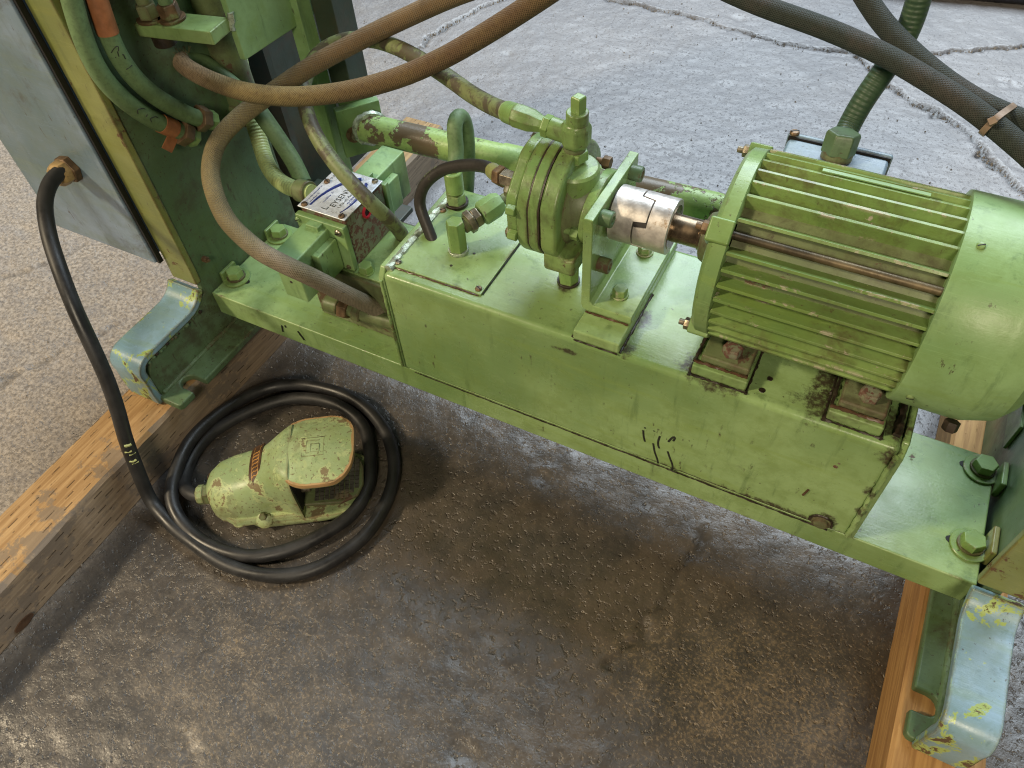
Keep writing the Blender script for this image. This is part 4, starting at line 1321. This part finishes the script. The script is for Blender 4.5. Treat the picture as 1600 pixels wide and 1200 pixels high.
# hose fittings low at the tank end
hf = thing('hose_fitting', 'dirty hose fitting with a rusty hex nut under the braided hose', 'pipe fitting', (-.07, .022, .20))
d = Vector((1, .10, -.05)).normalized()
p = Vector((-.136, .026, .226))
mk('hose_tail', cyl(p, d, .022, .0125, 18), 'dirty_green', hf)
mk('first_nut', hexa(p + d * .024, d, .014, .027, .2), 'rusty_nut', hf, bevel=.001)
mk('second_nut', hexa(p + d * .046, d, .012, .024, .4), 'dirty_green', hf, bevel=.001)
mk('nipple', cyl(p + d * .056, d, .070, .0105, 18), 'dirty_green', hf)
mk('middle_neck', cyl(p + d * .020, d, .04, .0095, 16), 'dirty_green', hf)

# ------------------------------------------------------------------ foot switch
FA = math.radians(33)
FO = Vector((-.228, -.236, 0))
FU = Vector((math.cos(FA), math.sin(FA), 0))
FV = Vector((-math.sin(FA), math.cos(FA), 0))
VC = .006


def F(u, v, z):
    return FO + FU * u + FV * (v + VC) + Vector((0, 0, z))


fs_ = thing('foot_switch', 'worn cast green foot switch with hood inside the cable coil', 'foot switch', tuple(F(.13, 0, 0)))
# base: long rounded outline
out = []
for k in range(64):
    a = 2 * PI * k / 64
    ca, sa = math.cos(a), math.sin(a)
    e = .55
    uu_ = .137 + .108 * math.copysign(abs(ca) ** e, ca)
    hv = .0575 if ca < .2 else .0585
    vv = hv * math.copysign(abs(sa) ** e, sa)
    if ca < -.3:
        vv *= .93
    out.append((uu_, vv))
rings = []
for z, s in ((.001, .965), (.004, 1.0), (.011, 1.0), (.0145, .972)):
    rings.append([F(.137 + (u - .137) * s, v * s, z) for u, v in out])
mk('base', loft(rings), 'pedal_green', fs_)
mk('fixing_hole', cyl(F(.055, -.0475, .0140), (0, 0, 1), .0010, .0052, 18), 'hole_black', fs_)
mk('hole_boss', lathe(F(.055, -.0475, .0130), (0, 0, 1), [(0, .0105), (.0012, .0100), (.0016, .0085), (.0014, .0055)], 22, caps=False), 'pedal_green', fs_)


def section(u, hw, z0, z1, e, n=40, vo=0.0):
    """dome-like half section, closed along the bottom"""
    r = []
    for k in range(n):
        a = PI * k / (n - 1)
        ca, sa = math.cos(a), math.sin(a)
        r.append(F(u, vo + hw * math.copysign(abs(ca) ** e, ca), z0 + (z1 - z0) * abs(sa) ** e))
    return r


prof = [(.010, .010, .018, .034, .9), (.0125, .022, .014, .046, .85), (.018, .033, .012, .053, .8), (.030, .0435, .012, .059, .75),
        (.050, .0485, .012, .064, .72), (.075, .0500, .012, .069, .70), (.092, .0485, .012, .073, .68), (.104, .0465, .012, .080, .64),
        (.116, .0465, .012, .088, .58), (.128, .0490, .012, .095, .50), (.138, .0525, .012, .0985, .42), (.146, .0555, .012, .0995, .36), (.150, .0560, .012, .0990, .34)]
prof = [(u, hw, z0, z1 * (1.06 + .08 * min(1, u / .1)), e) for u, hw, z0, z1, e in prof]
mk('body', loft([section(*p) for p in prof]), 'pedal_green', fs_, smooth=60)
mk('body_skirt', loft([[F(u, v * s, z) for u, v in [(.020 + .125 * t, w) for t, w in ([(i / 12, -(.034 + .022 * min(1, i / 3))) for i in range(13)] + [(1 - i / 12, (.034 + .022 * min(1, (12 - i) / 3))) for i in range(13)])]] for z, s in ((.013, 1.0), (.022, .985), (.0245, .95))]), 'pedal_green', fs_, smooth=50)
# hood roof: flat shield flaring out over the treadle, with a thick rim
hood = []
for k in range(56):
    a = 2 * PI * k / 56
    ca, sa = math.cos(a), math.sin(a)
    e = .62
    u = .188 + (.052 if ca > 0 else .056) * math.copysign(abs(ca) ** e, ca)
    v = .0580 * math.copysign(abs(sa) ** e, sa)
    if ca < -.2:
        v *= 1 - .10 * (-ca - .2)
    if ca > .3:
        v *= 1 - .18 * (ca - .3)
    hood.append((u, v))


def hz(u, v):
    return .1130 - .0120 * (v / .057) ** 2 - max(0, (u - .20)) * .055 - max(0, .150 - u) * .32


rings = [[F(.188 + (u - .188) * s, v * s, hz(.188 + (u - .188) * s, v * s) + dz) for u, v in hood] for s, dz in
         ((.30, -.008), (.90, -.0085), (.975, -.0085), (1.0, -.0055), (1.0, -.0015), (.985, .0008), (.93, .0008), (.84, .0012), (.6, .0018), (.3, .0022))]
hd = mk('hood', loft(rings), 'pedal_green', fs_, smooth=50)
front = [q for q in hood[34:] + hood[:23]]
rr_ = [[F(.188 + (u - .188) * (1 - k * (.5 + .5 * math.sin(i * .9) ** 2) * (1 if i not in (0, len(front) - 1) else 0)), v * (1 - k * (.5 + .5 * math.sin(i * .9) ** 2)), hz(u, v) + dz) for i, (u, v) in enumerate(front)]
       for k, dz in ((-.004, -.0045), (-.005, -.0010), (.010, .0018), (.085, .0022), (.10, .0004))]
nf = len(front)
mk('worn_rim', ([p for r in rr_ for p in r], [(j * nf + i, j * nf + i + 1, (j + 1) * nf + i + 1, (j + 1) * nf + i) for j in range(4) for i in range(nf - 1)]), 'rim_wear', hd, smooth=50, label='rubbed bare metal rim')
# treadle with rubber grid
tr = mk('treadle', loft([[F(u, v, z) for u, v in [(.135, -.040), (.205, -.043), (.228, -.034), (.236, -.015), (.236, .015), (.228, .034), (.205, .043), (.135, .040)]] for z in (.020, .0265)]), 'dirty_green', fs_, bevel=.003, seg=3)
for i in range(9):
    for j in range(11):
        u, v = .166 + i * .0072, -.036 + j * .0072
        if u > .205 and abs(v) > .040 - (u - .205) * .75:
            continue
        c_ = [F(u + a, v + b, .0266 + z) for z in (0, .0016) for a, b in ((0, 0), (.0060, 0), (.0060, .0060), (0, .0060))]
        mk('tread_stud', (c_, [(0, 1, 2, 3), (4, 5, 6, 7), (0, 1, 5, 4), (1, 2, 6, 5), (2, 3, 7, 6), (3, 0, 4, 7)]), 'tread_rubber', tr, smooth=0)
mk('inner_shade', loft([[F(u, v, z) for u, v in ((.1495, -.0500), (.1512, -.0500), (.1512, .0500), (.1495, .0500))] for z in (.028, .1035)]), 'hole_black', fs_)  # black sheet painted as the shade under the hood
mk('plunger', cyl(F(.150, -.022, .046), FU, .014, .008, 18), 'zinc_bolt', fs_)
# pivot knob, screws
kn = mk('pivot_boss', lathe(F(.093, -.0525, .0180), -FV + Vector((0, 0, .8)), [(0, .0125), (.004, .012), (.006, .009), (.0065, .004)], 24), 'pedal_green', fs_)
mk('boss_nut', hexa(F(.094, -.0520, .029), -FV + Vector((0, 0, .6)), .006, .010), 'dirty_green', fs_, bevel=.0006)
screw(fs_, F(.0165, .012, .0480), (-.6 * FU + Vector((0, 0, .8))), .0055, 'rusty_nut')
# cable gland
g_ = mk('gland_nut', lathe(F(-.006, -.006, .031), FU, [(0, .0125), (.002, .0145), (.010, .0145), (.011, .013)], 10), 'pedal_green', fs_, bevel=.0005)
mk('gland_hex', hexa(F(.0055, -.006, .031), FU, .009, .028, .2), 'dirty_green', fs_, bevel=.001)
mk('gland_ring', cyl(F(.0045, -.006, .031), FU, .002, .0125, 20), 'black_gasket', fs_)
# label: brown plate across the neck, with orange print
lab = []
for u in (.0850, .1040):
    lab.append([F(u, v, .0838 + (u - .089) * .50 - .010 * abs((v - .004) / .034) ** 2.4 + d_) for v in np.linspace(-.030, .036, 9) for d_ in (.0012,)] )
vs_ = [p for r in lab for p in r] + [p - Vector((0, 0, .004)) for r in lab for p in r]
f_ = [(i, i + 1, 9 + i + 1, 9 + i) for i in range(8)] + [(18 + i, 18 + i + 1, 27 + i + 1, 27 + i) for i in range(8)]
f_ += [(i, i + 1, 18 + i + 1, 18 + i) for i in range(8)] + [(9 + i, 9 + i + 1, 27 + i + 1, 27 + i) for i in range(8)] + [(0, 9, 27, 18), (8, 17, 35, 26)]
lb = mk('label_plate', (vs_, f_), 'label_brown', fs_, smooth=60)
for k, v in enumerate(np.linspace(-.021, .016, 7)):
    z_ = lambda u, v: .0851 + (u - .089) * .50 - .010 * abs((v - .004) / .034) ** 2.4
    pts = [F(.0905, v, z_(.0905, v)), F(.0945, v + .0035, z_(.0945, v + .0035)), F(.0960, v - .0005, z_(.0960, v)), F(.0995, v + .003, z_(.0995, v + .003))]
    mk('label_print', tube([tuple(p) for p in pts], .0006, 5, .002), 'label_orange', lb)
for u in (.0900, .1000):
    pts = [F(u, v, .0850 + (u - .089) * .50 - .010 * abs((v - .004) / .034) ** 2.4) for v in np.linspace(-.024, .030, 9)]
    mk('label_print', tube([tuple(p) for p in pts], .0004, 5, .003), 'label_orange', lb)
# raised square emblem on the hood: frame with a squarish monogram
def raised(pts, r=.0009):
    mk('raised_emblem', tube([tuple(F(u, v, hz(u, v) + .0020)) for u, v in pts], r, 6, .004, spline=False), 'pedal_green', hd)


sq = [(.168, -.017), (.168, .013), (.198, .013), (.198, -.017), (.168, -.017)]
raised(sq, .0008)
raised([(.174, -.012), (.174, .008), (.192, .008)], .0007)
raised([(.180, -.011), (.180, .002), (.192, .002), (.192, -.011), (.180, -.011)], .0006)
raised([(.174, -.012), (.178, -.012)], .0009)

# ------------------------------------------------------------------ dark pipe in the far upper right corner
dp_ = thing('floor_pipe', 'dark pipe lying on the floor at the upper right corner', 'pipe', (.9, 2.0, .03))
mk('pipe', tube([(.36, 1.762, .030), (.70, 1.818, .030), (1.6, 1.966, .030)], .030, 24, .02), 'black_pipe', dp_)
mk('pipe_clamp', tube([(1.0, 1.8673, .030), (1.05, 1.8755, .030)], .034, 24, .02), 'black_pipe', dp_)
